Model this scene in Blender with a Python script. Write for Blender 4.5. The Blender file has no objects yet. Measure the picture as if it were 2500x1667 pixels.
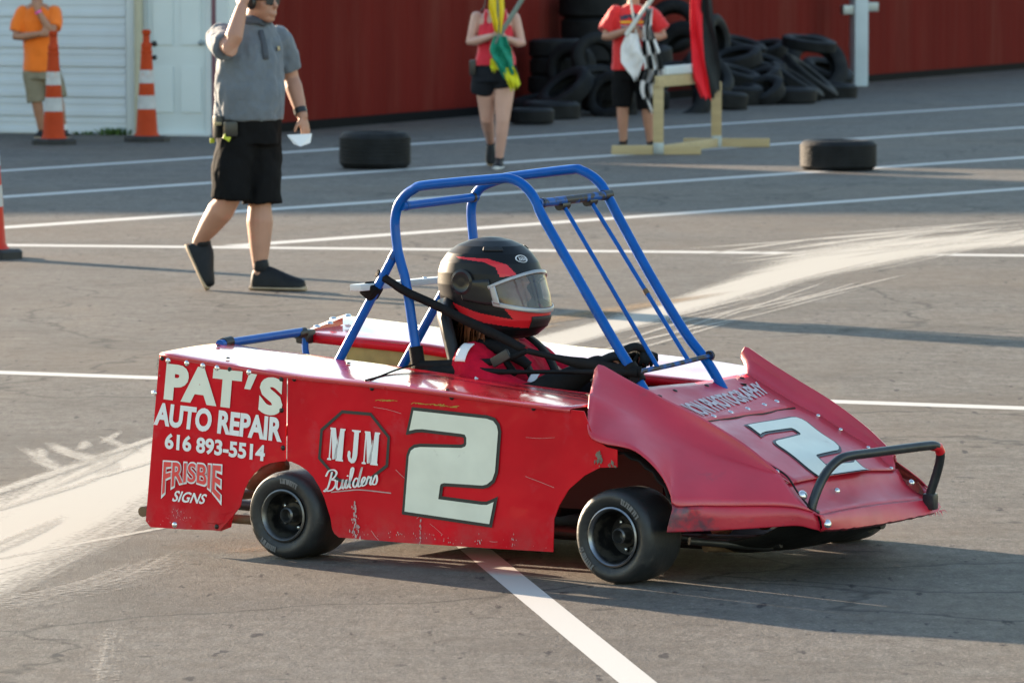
import bpy, bmesh, math, random
from math import sin, cos, pi, radians, sqrt, atan2, tan
from mathutils import Vector, Matrix, noise
from mathutils.geometry import tessellate_polygon

random.seed(11)
scene = bpy.context.scene
COL = scene.collection

# ------------------------------------------------------------------ camera
CAM_H = 2.05
cam_data = bpy.data.cameras.new("camera")
cam_data.sensor_fit = 'HORIZONTAL'
cam_data.sensor_width = 36.0
cam_data.lens = 13287.0 / 2500.0 * 36.0
cam_data.clip_start = 0.5
cam_data.clip_end = 3000.0
cam_data.dof.use_dof = True
cam_data.dof.focus_distance = 18.0
cam_data.dof.aperture_fstop = 11.5
cam = bpy.data.objects.new("camera", cam_data)
cam.location = (0, 0, CAM_H)
cam.rotation_euler = (radians(90 - 4.2054), 0, 0)
COL.objects.link(cam)
scene.camera = cam

# ------------------------------------------------------------------ sky and sun
SUN_AZ = Vector((-0.695, 0.719, 0))          # towards the sun, on the ground
SUN_EL = radians(12.3)
world = bpy.data.worlds.new("World")
scene.world = world
world.use_nodes = True
wn = world.node_tree
wn.nodes.clear()
wo = wn.nodes.new('ShaderNodeOutputWorld')
wb = wn.nodes.new('ShaderNodeBackground')
sky = wn.nodes.new('ShaderNodeTexSky')
sky.sky_type = 'NISHITA'
sky.sun_disc = False
sky.sun_elevation = SUN_EL
sky.sun_rotation = atan2(SUN_AZ.x, SUN_AZ.y)
sky.air_density = 1.2
sky.dust_density = 0.35
sky.ozone_density = 1.0
wb.inputs['Strength'].default_value = 0.080
wn.links.new(sky.outputs[0], wb.inputs[0])
wn.links.new(wb.outputs[0], wo.inputs[0])

sun_data = bpy.data.lights.new("sun", 'SUN')
sun_data.energy = 4.0
sun_data.angle = radians(0.6)
sun_data.color = (1.0, 0.79, 0.57)
sun = bpy.data.objects.new("sun", sun_data)
to_sun = Vector((SUN_AZ.x * cos(SUN_EL), SUN_AZ.y * cos(SUN_EL), sin(SUN_EL))).normalized()
sun.rotation_euler = to_sun.to_track_quat('Z', 'Y').to_euler()
sun.location = (-20, 20, 12)
COL.objects.link(sun)

scene.view_settings.view_transform = 'Standard'
scene.view_settings.look = 'None'
scene.view_settings.gamma = 1.0
scene.view_settings.use_curve_mapping = False
scene.view_settings.exposure = 2.42
scene.cycles.max_bounces = 6

# ------------------------------------------------------------------ materials
def mat(name, col, rough=0.5, metal=0.0, spec=0.5, coat=0.0, coat_rough=0.05, var=0.0, vscale=8.0,
        bump=0.0, bscale=40.0, trans=0.0, col2=None, c2scale=6.0, c2lo=0.55, c2hi=0.7, stretch=None,
        sheen=0.0, rvar=0.0, emit=None, alpha=1.0, coords='Object', bdetail=4.0):
    m = bpy.data.materials.new(name)
    m.use_nodes = True
    nt = m.node_tree
    b = nt.nodes['Principled BSDF']
    b.inputs['Roughness'].default_value = rough
    b.inputs['Metallic'].default_value = metal
    b.inputs['Specular IOR Level'].default_value = spec
    b.inputs['Coat Weight'].default_value = coat
    b.inputs['Coat Roughness'].default_value = coat_rough
    b.inputs['Transmission Weight'].default_value = trans
    b.inputs['Sheen Weight'].default_value = sheen
    c4 = (col[0], col[1], col[2], 1)
    b.inputs['Base Color'].default_value = c4
    tc = nt.nodes.new('ShaderNodeTexCoord')
    src = tc.outputs[coords]
    if stretch:
        mp = nt.nodes.new('ShaderNodeMapping')
        mp.inputs['Scale'].default_value = stretch
        nt.links.new(src, mp.inputs[0])
        src = mp.outputs[0]
    last = None
    if var > 0:
        n = nt.nodes.new('ShaderNodeTexNoise')
        n.inputs['Scale'].default_value = vscale
        n.inputs['Detail'].default_value = 6
        nt.links.new(src, n.inputs['Vector'])
        hs = nt.nodes.new('ShaderNodeMapRange')
        hs.inputs['From Min'].default_value = 0.25
        hs.inputs['From Max'].default_value = 0.75
        hs.inputs['To Min'].default_value = 1 - var
        hs.inputs['To Max'].default_value = 1 + var
        nt.links.new(n.outputs['Fac'], hs.inputs['Value'])
        mx = nt.nodes.new('ShaderNodeVectorMath')
        mx.operation = 'SCALE'
        mx.inputs[0].default_value = col
        nt.links.new(hs.outputs[0], mx.inputs['Scale'])
        last = mx.outputs[0]
    if col2 is not None:
        n = nt.nodes.new('ShaderNodeTexNoise')
        n.inputs['Scale'].default_value = c2scale
        n.inputs['Detail'].default_value = 8
        n.inputs['Roughness'].default_value = 0.65
        nt.links.new(src, n.inputs['Vector'])
        r = nt.nodes.new('ShaderNodeMapRange')
        r.inputs['From Min'].default_value = c2lo
        r.inputs['From Max'].default_value = c2hi
        nt.links.new(n.outputs['Fac'], r.inputs['Value'])
        mm = nt.nodes.new('ShaderNodeMix')
        mm.data_type = 'RGBA'
        nt.links.new(r.outputs[0], mm.inputs[0])
        if last is not None:
            nt.links.new(last, mm.inputs[6])
        else:
            mm.inputs[6].default_value = c4
        mm.inputs[7].default_value = (col2[0], col2[1], col2[2], 1)
        last = mm.outputs[2]
    if last is not None:
        nt.links.new(last, b.inputs['Base Color'])
    if rvar > 0:
        n = nt.nodes.new('ShaderNodeTexNoise')
        n.inputs['Scale'].default_value = vscale * 1.7
        n.inputs['Detail'].default_value = 8
        nt.links.new(src, n.inputs['Vector'])
        r = nt.nodes.new('ShaderNodeMapRange')
        r.inputs['From Min'].default_value = 0.3
        r.inputs['From Max'].default_value = 0.7
        r.inputs['To Min'].default_value = max(0.02, rough - rvar)
        r.inputs['To Max'].default_value = min(1, rough + rvar)
        nt.links.new(n.outputs['Fac'], r.inputs['Value'])
        nt.links.new(r.outputs[0], b.inputs['Roughness'])
    if bump > 0:
        n = nt.nodes.new('ShaderNodeTexNoise')
        n.inputs['Scale'].default_value = bscale
        n.inputs['Detail'].default_value = bdetail
        nt.links.new(src, n.inputs['Vector'])
        bp = nt.nodes.new('ShaderNodeBump')
        bp.inputs['Strength'].default_value = 1.0
        bp.inputs['Distance'].default_value = bump
        nt.links.new(n.outputs['Fac'], bp.inputs['Height'])
        nt.links.new(bp.outputs[0], b.inputs['Normal'])
        if coat > 0:
            nt.links.new(bp.outputs[0], b.inputs['Coat Normal'])
    return m

M = {}
M['red'] = mat('red_sheet_metal_paint', (0.56, 0.004, 0.014), 0.42, spec=0.10, coat=0.20, coat_rough=0.16, var=0.22, vscale=2.6,
               bump=0.016, bscale=3.6, bdetail=3, col2=(0.44, 0.07, 0.09), c2scale=6, c2lo=0.56, c2hi=0.82, rvar=0.1)
def grime(m, col, z0, z1, scale, amount):
    # road dust thrown up along the bottom edge
    nt = m.node_tree
    b = nt.nodes['Principled BSDF']
    old = b.inputs['Base Color'].links[0].from_socket
    tc = nt.nodes.new('ShaderNodeTexCoord')
    sp = nt.nodes.new('ShaderNodeSeparateXYZ')
    nt.links.new(tc.outputs['Object'], sp.inputs[0])
    n = nt.nodes.new('ShaderNodeTexNoise')
    n.inputs['Scale'].default_value = scale
    n.inputs['Detail'].default_value = 8
    n.inputs['Roughness'].default_value = 0.7
    nt.links.new(tc.outputs['Object'], n.inputs['Vector'])
    r = nt.nodes.new('ShaderNodeMapRange')
    r.inputs['From Min'].default_value = z1
    r.inputs['From Max'].default_value = z0
    nt.links.new(sp.outputs[2], r.inputs['Value'])
    q = nt.nodes.new('ShaderNodeMapRange')
    q.inputs['From Min'].default_value = 0.42
    q.inputs['From Max'].default_value = 0.66
    q.inputs['To Max'].default_value = amount
    nt.links.new(n.outputs['Fac'], q.inputs['Value'])
    ml = nt.nodes.new('ShaderNodeMath')
    ml.operation = 'MULTIPLY'
    nt.links.new(r.outputs[0], ml.inputs[0])
    nt.links.new(q.outputs[0], ml.inputs[1])
    mx = nt.nodes.new('ShaderNodeMix')
    mx.data_type = 'RGBA'
    nt.links.new(ml.outputs[0], mx.inputs[0])
    nt.links.new(old, mx.inputs[6])
    mx.inputs[7].default_value = (*col, 1)
    nt.links.new(mx.outputs[2], b.inputs['Base Color'])
grime(M['red'], (0.32, 0.09, 0.09), 0.07, 0.20, 9, 0.6)
M['deck'] = mat('red_deck_paint', (0.50, 0.010, 0.020), 0.30, coat=1.0, coat_rough=0.09, var=0.12, vscale=5, bump=0.0012,
                bscale=4, bdetail=2, rvar=0.08)
M['nose'] = mat('red_moulded_plastic', (0.50, 0.011, 0.036), 0.45, spec=0.6, coat=0.6, coat_rough=0.35, var=0.14, vscale=5,
                bump=0.004, bscale=5, bdetail=3, col2=(0.20, 0.045, 0.06), c2scale=7, c2lo=0.64, c2hi=0.82, rvar=0.12)
M['nose_scuffed'] = mat('scuffed_red_plastic', (0.46, 0.012, 0.035), 0.45, coat=0.3, coat_rough=0.4, var=0.14, vscale=6,
                bump=0.004, bscale=12, col2=(0.10, 0.03, 0.05), c2scale=5.5, c2lo=0.52, c2hi=0.62)
M['blue'] = mat('blue_tube_paint', (0.0, 0.082, 0.36), 0.32, spec=0.18, coat=0.10, var=0.12, vscale=20, col2=(0.03, 0.03, 0.04),
                c2scale=30, c2lo=0.70, c2hi=0.76)
M['worn_blue'] = mat('worn_blue_tube_paint', (0.004, 0.075, 0.30), 0.4, spec=0.3, var=0.2, vscale=25, col2=(0.03, 0.028, 0.03),
                c2scale=22, c2lo=0.44, c2hi=0.54)
M['tyre'] = mat('kart_tyre_rubber', (0.015, 0.0165, 0.019), 0.5, spec=0.5, var=0.35, vscale=14, bump=0.0015, bscale=60,
                col2=(0.07, 0.068, 0.065), c2scale=11, c2lo=0.60, c2hi=0.78)
M['old_tyre'] = mat('old_tyre_rubber', (0.013, 0.014, 0.016), 0.65, spec=0.14, var=0.4, vscale=6, bump=0.004, bscale=30,
                col2=(0.03, 0.029, 0.028), c2scale=5, c2lo=0.58, c2hi=0.8)
M['rim'] = mat('black_rim', (0.010, 0.010, 0.011), 0.4, 0.2, spec=0.3, var=0.3, vscale=30, col2=(0.055, 0.050, 0.042), c2scale=16, c2lo=0.50, c2hi=0.62)
M['lip'] = mat('polished_rim_lip', (0.24, 0.25, 0.27), 0.34, 1.0, var=0.2, vscale=40)
M['dull_lip'] = mat('dull_rim_lip', (0.16, 0.16, 0.16), 0.4, 0.9, var=0.2, vscale=40)
M['chalk'] = mat('worn_grey_tyre_lettering', (0.13, 0.13, 0.135), 0.7, var=0.4, vscale=40)
M['steel'] = mat('dark_steel', (0.05, 0.05, 0.05), 0.45, 0.7, var=0.3, vscale=20)
M['dirty_steel'] = mat('rusty_brown_steel', (0.12, 0.075, 0.04), 0.6, 0.2, var=0.4, vscale=14, bump=0.002, bscale=50)
M['bumper'] = mat('worn_dark_bumper_paint', (0.030, 0.034, 0.038), 0.36, 0.4, var=0.3, vscale=20, col2=(0.16, 0.14, 0.12), c2scale=16, c2lo=0.60, c2hi=0.68)
M['zinc'] = mat('zinc_bolt', (0.66, 0.67, 0.68), 0.25, 0.9)
M['black_bolt'] = mat('black_bolt', (0.02, 0.018, 0.016), 0.45, 0.4)
M['white_vinyl'] = mat('white_vinyl', (0.74, 0.75, 0.76), 0.45, var=0.06, vscale=20)
M['cream_vinyl'] = mat('cream_vinyl', (0.70, 0.71, 0.62), 0.42, var=0.08, vscale=9, bump=0.006, bscale=5, bdetail=2,
                       col2=(0.40, 0.38, 0.33), c2scale=14, c2lo=0.66, c2hi=0.82)
M['black_vinyl'] = mat('black_vinyl', (0.014, 0.018, 0.022), 0.4, var=0.2, vscale=30)
M['faded_vinyl'] = mat('faded_white_vinyl', (0.50, 0.42, 0.45), 0.5, var=0.15, vscale=30, col2=(0.42, 0.05, 0.09), c2scale=22, c2lo=0.60, c2hi=0.70)
M['red_vinyl'] = mat('red_vinyl', (0.70, 0.05, 0.05), 0.45)
M['yellow_scuff'] = mat('yellow_paint_scuff', (0.42, 0.25, 0.03), 0.5)
M['pale_scuff'] = mat('pale_paint_scuff', (0.45, 0.30, 0.30), 0.6, var=0.3, vscale=40)
M['strap'] = mat('black_webbing', (0.008, 0.008, 0.009), 0.75, spec=0.15, var=0.3, vscale=40, bump=0.001, bscale=200)
M['seat'] = mat('black_vinyl_seat', (0.010, 0.011, 0.013), 0.4, spec=0.3, var=0.2, vscale=18, bump=0.003, bscale=20)
M['tan'] = mat('tan_foam_edge', (0.42, 0.30, 0.16), 0.8, var=0.2)
M['olive'] = mat('bare_olive_board', (0.30, 0.23, 0.07), 0.6, var=0.3, vscale=14)
M['pan'] = mat('dark_floor_pan', (0.009, 0.009, 0.009), 0.6, 0.0, spec=0.15, var=0.4, vscale=12, bump=0.003, bscale=30)
M['engine'] = mat('dark_engine_casting', (0.03, 0.028, 0.026), 0.5, 0.4, var=0.4, vscale=20, bump=0.004, bscale=40)
M['foam_black'] = mat('black_foam_grip', (0.010, 0.011, 0.012), 0.85, spec=0.15, var=0.2, vscale=40)
M['helmet'] = mat('matt_black_helmet', (0.007, 0.008, 0.010), 0.42, spec=0.22, coat=0.06, coat_rough=0.3, var=0.15, vscale=12)
M['helmet_red'] = mat('red_helmet_graphic', (0.62, 0.012, 0.02), 0.36, coat=0.15, coat_rough=0.3)
M['silver_frame'] = mat('grey_visor_frame', (0.33, 0.34, 0.36), 0.3, 0.3)
M['smoke'] = mat('smoke_grey_visor_base', (0.014, 0.015, 0.017), 0.25, spec=0.3, coat=0.15)
M['gasket'] = mat('black_gasket', (0.01, 0.01, 0.011), 0.6)
M['suit'] = mat('red_race_suit', (0.44, 0.006, 0.026), 0.8, spec=0.08, var=0.25, vscale=14, bump=0.008, bscale=22)
M['suit_white'] = mat('white_suit_patch', (0.72, 0.72, 0.74), 0.7, var=0.06)
M['suit_black'] = mat('black_suit_patch', (0.009, 0.009, 0.010), 0.75, spec=0.15, var=0.2, bump=0.003, bscale=30)
M['skin'] = mat('skin', (0.40, 0.20, 0.135), 0.55, var=0.10, vscale=9, col2=(0.50, 0.16, 0.11), c2scale=5, c2lo=0.58, c2hi=0.8)
M['skin_pale'] = mat('pale_skin', (0.52, 0.30, 0.24), 0.5, var=0.08, vscale=9, col2=(0.52, 0.22, 0.17), c2scale=5, c2lo=0.58, c2hi=0.8)
M['skin_tan'] = mat('tanned_skin', (0.36, 0.17, 0.10), 0.5, var=0.1, vscale=9)
M['hair'] = mat('auburn_hair', (0.16, 0.052, 0.018), 0.55, var=0.4, vscale=50, stretch=(1, 1, 0.15))
M['dark_hair'] = mat('dark_brown_hair', (0.03, 0.018, 0.012), 0.5, var=0.3, vscale=60, stretch=(1, 1, 0.2))
M['polo'] = mat('grey_polo_cloth', (0.115, 0.135, 0.165), 0.8, var=0.12, vscale=10, bump=0.003, bscale=60, sheen=0.2)
M['dark_cloth'] = mat('charcoal_cloth', (0.055, 0.065, 0.085), 0.85, var=0.1, vscale=10)
M['black_cloth'] = mat('black_shorts_cloth', (0.008, 0.008, 0.009), 0.85, spec=0.08, var=0.25, vscale=8, bump=0.003, bscale=40)
M['navy_cloth'] = mat('dark_navy_shorts_cloth', (0.014, 0.016, 0.022), 0.8, spec=0.1, var=0.25, vscale=8, bump=0.003, bscale=40)
M['khaki'] = mat('khaki_shorts_cloth', (0.22, 0.185, 0.125), 0.85, var=0.15, vscale=8)
M['orange_cloth'] = mat('bright_orange_shirt_cloth', (0.85, 0.17, 0.004), 0.8, var=0.06, vscale=8, sheen=0.2)
M['red_cloth'] = mat('red_tank_cloth', (0.62, 0.008, 0.03), 0.75, var=0.12, vscale=8, sheen=0.2)
M['shoe_black'] = mat('black_shoe_leather', (0.009, 0.010, 0.013), 0.6, spec=0.25, var=0.3, vscale=20, bump=0.002, bscale=60)
M['sole'] = mat('pale_shoe_sole', (0.36, 0.27, 0.18), 0.6, var=0.2, vscale=20)
M['sock'] = mat('black_sock', (0.016, 0.016, 0.017), 0.9)
M['white_sock'] = mat('white_sock', (0.65, 0.65, 0.66), 0.9)
M['plastic_black'] = mat('black_plastic', (0.012, 0.012, 0.013), 0.4)
M['hi_vis'] = mat('yellow_green_plastic', (0.45, 0.50, 0.03), 0.5)
M['paper'] = mat('white_paper', (0.78, 0.78, 0.82), 0.7)
M['pink'] = mat('pink_wristband', (0.85, 0.08, 0.40), 0.5)
M['yellow_flag'] = mat('yellow_flag_cloth', (0.72, 0.52, 0.01), 0.75, var=0.1)
M['lime_flag'] = mat('yellow_green_flag_cloth', (0.60, 0.58, 0.01), 0.75, var=0.1)
M['green_flag'] = mat('green_flag_cloth', (0.004, 0.22, 0.14), 0.75, var=0.15)
M['white_flag'] = mat('white_flag_cloth', (0.75, 0.72, 0.72), 0.8, var=0.05)
M['black_flag'] = mat('black_flag_cloth', (0.012, 0.014, 0.016), 0.8, var=0.1)
M['red_flag'] = mat('red_flag_cloth', (0.75, 0.006, 0.02), 0.75, var=0.06)
M['pole_grey'] = mat('grey_green_pole', (0.15, 0.19, 0.165), 0.5, var=0.1)
M['pole_white'] = mat('off_white_pole', (0.58, 0.57, 0.53), 0.5, var=0.1)
M['wood'] = mat('raw_pine_lumber', (0.42, 0.32, 0.17), 0.65, var=0.16, vscale=7, stretch=(0.25, 3, 3), col2=(0.30, 0.17, 0.06),
                c2scale=9, c2lo=0.62, c2hi=0.75)
M['rack'] = mat('white_corrugated_plastic', (0.62, 0.66, 0.68), 0.5)
M['galv'] = mat('galvanised_bracket', (0.30, 0.34, 0.36), 0.45, 0.6, var=0.2)
M['cone'] = mat('faded_orange_cone_plastic', (0.42, 0.048, 0.012), 0.55, spec=0.12, var=0.12, vscale=6, col2=(0.42, 0.12, 0.06), c2scale=6, c2lo=0.6, c2hi=0.75)
M['cone_red'] = mat('red_orange_cone_plastic', (0.50, 0.030, 0.016), 0.5, spec=0.15, var=0.1, vscale=6)
M['cone_band'] = mat('dirty_white_reflective_band', (0.42, 0.42, 0.43), 0.5, var=0.2, vscale=9, col2=(0.50, 0.2, 0.12), c2scale=7, c2lo=0.58, c2hi=0.66)
M['cone_base'] = mat('black_rubber_base', (0.016, 0.016, 0.017), 0.7, var=0.3)
M['white_siding'] = mat('white_garage_door_paint', (0.54, 0.60, 0.66), 0.42, var=0.05, vscale=2)
M['door_white'] = mat('white_door_paint', (0.60, 0.67, 0.69), 0.38, var=0.05, vscale=2)
M['trim_white'] = mat('pale_trim_paint', (0.55, 0.60, 0.62), 0.45, var=0.05, vscale=2)
M['trim_maroon'] = mat('maroon_trim_paint', (0.16, 0.06, 0.085), 0.5)
M['pipe'] = mat('cream_downpipe_paint', (0.42, 0.40, 0.30), 0.5, var=0.1)
M['red_wall'] = mat('dark_red_corrugated_steel_paint', (0.125, 0.015, 0.012), 0.8, spec=0.02, var=0.14, vscale=1.2, stretch=(1, 1, 0.2),
                    col2=(0.15, 0.034, 0.026), c2scale=0.8, c2lo=0.5, c2hi=0.75)
M['dark_base'] = mat('black_base_strip', (0.008, 0.008, 0.009), 0.8, spec=0.05)
M['post'] = mat('pale_grey_post_paint', (0.42, 0.50, 0.56), 0.4, var=0.08, vscale=3)
M['roof'] = mat('grey_roof_steel', (0.22, 0.22, 0.23), 0.5, var=0.1)
M['weed'] = mat('weed_leaf', (0.07, 0.14, 0.03), 0.6, var=0.3, vscale=20)

def asphalt():
    m = bpy.data.materials.new('worn_grey_asphalt')
    m.use_nodes = True
    nt = m.node_tree
    N = nt.nodes.new
    Lk = nt.links.new
    b = nt.nodes['Principled BSDF']
    tc = N('ShaderNodeTexCoord')
    def nz(scale, det=6, rough=0.6, vec=None):
        n = N('ShaderNodeTexNoise')
        n.inputs['Scale'].default_value = scale
        n.inputs['Detail'].default_value = det
        n.inputs['Roughness'].default_value = rough
        Lk(vec if vec else tc.outputs['Object'], n.inputs['Vector'])
        return n.outputs['Fac']
    def rng(v, a, b_, c, d):
        r = N('ShaderNodeMapRange')
        for k, x in zip(('From Min', 'From Max', 'To Min', 'To Max'), (a, b_, c, d)):
            r.inputs[k].default_value = x
        Lk(v, r.inputs['Value'])
        return r.outputs[0]
    def mix(f, a, c):
        q = N('ShaderNodeMix')
        q.data_type = 'RGBA'
        Lk(f, q.inputs[0])
        for i, x in ((6, a), (7, c)):
            if isinstance(x, tuple):
                q.inputs[i].default_value = (*x, 1)
            else:
                Lk(x, q.inputs[i])
        return q.outputs[2]
    mp = N('ShaderNodeMapping')
    mp.inputs['Scale'].default_value = (1.0, 0.28, 1.0)
    Lk(tc.outputs['Object'], mp.inputs[0])
    lay = mp.outputs[0]
    grain = nz(90, 5, 0.75)
    c = mix(rng(grain, 0.36, 0.66, 0, 1), (0.085, 0.079, 0.073), (0.20, 0.183, 0.165))
    mid = nz(7, 8, 0.7)
    c = mix(rng(mid, 0.42, 0.75, 0, 0.55), c, (0.066, 0.061, 0.058))
    blot = nz(24, 5, 0.75, lay)
    c = mix(rng(blot, 0.42, 0.68, 0, 0.62), c, (0.052, 0.047, 0.045))
    fine = nz(60, 4, 0.7, lay)
    c = mix(rng(fine, 0.56, 0.70, 0, 0.5), c, (0.25, 0.23, 0.21))
    stain = nz(1.1, 7, 0.6)
    c = mix(rng(stain, 0.46, 0.66, 0, 0.5), c, (0.070, 0.062, 0.056))
    stain2 = nz(0.8, 5, 0.6, lay)
    c = mix(rng(stain2, 0.55, 0.72, 0, 0.4), c, (0.20, 0.165, 0.13))
    big = nz(0.35, 6, 0.55)
    c = mix(rng(big, 0.45, 0.62, 0, 0.35), c, (0.13, 0.103, 0.08))
    spots = nz(15, 3, 0.55, lay)
    c = mix(rng(spots, 0.645, 0.71, 0, 0.9), c, (0.024, 0.022, 0.026))
    spots2 = nz(5.5, 4, 0.5)
    c = mix(rng(spots2, 0.66, 0.72, 0, 0.7), c, (0.034, 0.032, 0.034))
    pale = nz(24, 4, 0.6)
    c = mix(rng(pale, 0.68, 0.78, 0, 0.5), c, (0.22, 0.20, 0.18))
    # hairline cracks
    vo = N('ShaderNodeTexVoronoi')
    vo.feature = 'DISTANCE_TO_EDGE'
    vo.inputs['Scale'].default_value = 0.28
    wob = N('ShaderNodeVectorMath')
    wob.operation = 'ADD'
    nv = N('ShaderNodeTexNoise')
    nv.inputs['Scale'].default_value = 1.3
    nv.inputs['Detail'].default_value = 6
    Lk(tc.outputs['Object'], nv.inputs['Vector'])
    Lk(tc.outputs['Object'], wob.inputs[0])
    Lk(nv.outputs['Color'], wob.inputs[1])
    Lk(wob.outputs[0], vo.inputs['Vector'])
    c = mix(rng(vo.outputs['Distance'], 0.0, 0.008, 0.75, 0), c, (0.03, 0.03, 0.03))
    Lk(c, b.inputs['Base Color'])
    Lk(rng(mid, 0.3, 0.7, 0.62, 0.85), b.inputs['Roughness'])
    b.inputs['Specular IOR Level'].default_value = 0.12
    bp = N('ShaderNodeBump')
    bp.inputs['Distance'].default_value = 0.006
    bp.inputs['Strength'].default_value = 0.8
    Lk(nz(70, 6, 0.7), bp.inputs['Height'])
    Lk(bp.outputs[0], b.inputs['Normal'])
    return m
M['asphalt'] = asphalt()

def stain_material(name, col, stretch, scale, lo, hi, rough=0.85, edge=1.0, vcol='paint_cover', grain=0.45, gscale=60):
    """dusty powder or paint on asphalt: alpha = painted density x noise (density is a vertex attribute)"""
    m = bpy.data.materials.new(name)
    m.use_nodes = True
    nt = m.node_tree
    b = nt.nodes['Principled BSDF']
    b.inputs['Roughness'].default_value = rough
    b.inputs['Base Color'].default_value = (*col, 1)
    at = nt.nodes.new('ShaderNodeAttribute')
    at.attribute_name = vcol
    uv = nt.nodes.new('ShaderNodeUVMap')
    uv.uv_map = 'UVMap'
    mp = nt.nodes.new('ShaderNodeMapping')
    mp.inputs['Scale'].default_value = stretch
    nt.links.new(uv.outputs[0], mp.inputs[0])
    n = nt.nodes.new('ShaderNodeTexNoise')
    n.inputs['Scale'].default_value = scale
    n.inputs['Detail'].default_value = 8
    n.inputs['Roughness'].default_value = 0.7
    nt.links.new(mp.outputs[0], n.inputs['Vector'])
    g = nt.nodes.new('ShaderNodeTexNoise')
    g.inputs['Scale'].default_value = gscale
    g.inputs['Detail'].default_value = 4
    tc = nt.nodes.new('ShaderNodeTexCoord')
    nt.links.new(tc.outputs['Object'], g.inputs['Vector'])
    def math(op, x, y):
        q = nt.nodes.new('ShaderNodeMath')
        q.operation = op
        for i, v in enumerate((x, y)):
            if isinstance(v, (int, float)):
                q.inputs[i].default_value = v
            else:
                nt.links.new(v, q.inputs[i])
        return q.outputs[0]
    s = math('ADD', n.outputs['Fac'], math('MULTIPLY', math('SUBTRACT', g.outputs['Fac'], 0.5), grain))
    s = math('ADD', s, math('SUBTRACT', at.outputs['Fac'], 1.0))
    r = nt.nodes.new('ShaderNodeMapRange')
    r.inputs['From Min'].default_value = lo
    r.inputs['From Max'].default_value = hi
    nt.links.new(s, r.inputs['Value'])
    a = math('MULTIPLY', r.outputs[0], edge)
    nt.links.new(a, b.inputs['Alpha'])
    return m
M['line'] = stain_material('worn_white_road_paint', (0.46, 0.455, 0.44), (1, 1, 1), 3.0, -0.35, 0.25, 0.7, 0.95)
M['powder'] = stain_material('white_absorbent_powder', (0.325, 0.315, 0.29), (0.35, 15, 1), 1.0, -0.34, 0.30, 0.9, 0.95, grain=0.9, gscale=38)
M['dust'] = stain_material('thin_white_dust', (0.34, 0.325, 0.30), (0.3, 26, 1), 1.0, 0.0, 0.5, 0.9, 0.75, grain=0.9, gscale=38)
M['tan_streak'] = stain_material('ochre_streak', (0.20, 0.125, 0.06), (0.5, 10, 1), 1.0, 0.0, 0.5, 0.9, 0.7, grain=0.8, gscale=38)

# visor: clear polycarbonate, partly see-through, glossy
def visor_mat():
    m = bpy.data.materials.new('clear_visor')
    m.use_nodes = True
    nt = m.node_tree
    b = nt.nodes['Principled BSDF']
    b.inputs['Base Color'].default_value = (0.16, 0.15, 0.14, 1)
    b.inputs['Roughness'].default_value = 0.07
    b.inputs['Metallic'].default_value = 0.0
    b.inputs['Alpha'].default_value = 0.30
    b.inputs['Coat Weight'].default_value = 1.0
    return m
M['visor'] = visor_mat()

# printed tee: stripes in a box on the chest
def print_tee():
    m = mat('red_tee_with_chest_print', (0.66, 0.010, 0.012), 0.75, sheen=0.2)
    nt = m.node_tree
    b = nt.nodes['Principled BSDF']
    tc = nt.nodes.new('ShaderNodeTexCoord')
    sp = nt.nodes.new('ShaderNodeSeparateXYZ')
    nt.links.new(tc.outputs['Object'], sp.inputs[0])
    nz = nt.nodes.new('ShaderNodeTexNoise')
    nz.inputs['Scale'].default_value = 22
    nt.links.new(tc.outputs['Object'], nz.inputs['Vector'])
    def M2(op, x, y=0.0, z=None):
        q = nt.nodes.new('ShaderNodeMath')
        q.operation = op
        for i, v in enumerate((x, y) if z is None else (x, y, z)):
            if isinstance(v, (int, float)):
                q.inputs[i].default_value = v
            else:
                nt.links.new(v, q.inputs[i])
        return q.outputs[0]
    def band(z0, z1, x0, x1, wob=0.0):
        zz = M2('ADD', sp.outputs[2], M2('MULTIPLY', M2('SUBTRACT', nz.outputs['Fac'], 0.5), wob))
        xx = sp.outputs[0]
        f = M2('MULTIPLY', M2('GREATER_THAN', zz, z0), M2('LESS_THAN', zz, z1))
        g = M2('MULTIPLY', M2('GREATER_THAN', xx, x0), M2('LESS_THAN', xx, x1))
        h = M2('LESS_THAN', sp.outputs[1], 0.0)
        return M2('MULTIPLY', M2('MULTIPLY', f, g), h)
    last = None
    for f, c in ((band(1.30, 1.335, -0.15, 0.10, 0.12), (0.03, 0.03, 0.06)),
                 (band(1.255, 1.275, -0.15, 0.09), (0.75, 0.42, 0.02)),
                 (band(1.19, 1.225, -0.14, 0.07, 0.12), (0.05, 0.05, 0.10)),
                 (band(1.225, 1.232, -0.15, 0.09), (0.6, 0.55, 0.55))):
        q = nt.nodes.new('ShaderNodeMix')
        q.data_type = 'RGBA'
        nt.links.new(f, q.inputs[0])
        if last is None:
            q.inputs[6].default_value = (0.66, 0.010, 0.012, 1)
        else:
            nt.links.new(last, q.inputs[6])
        q.inputs[7].default_value = (*c, 1)
        last = q.outputs[2]
    nt.links.new(last, b.inputs['Base Color'])
    return m
M['print_tee'] = print_tee()

# ------------------------------------------------------------------ object helpers
def link(o, parent=None):
    COL.objects.link(o)
    if parent is not None:
        o.parent = parent
    return o

def tag(o, label=None, cat=None, group=None, kind=None):
    if label: o['label'] = label
    if cat: o['category'] = cat
    if group: o['group'] = group
    if kind: o['kind'] = kind
    return o

def empty(name, loc, rz=0.0, parent=None):
    o = bpy.data.objects.new(name, None)
    o.location = loc
    o.rotation_euler = (0, 0, rz)
    o.empty_display_size = 0.2
    return link(o, parent)

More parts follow.
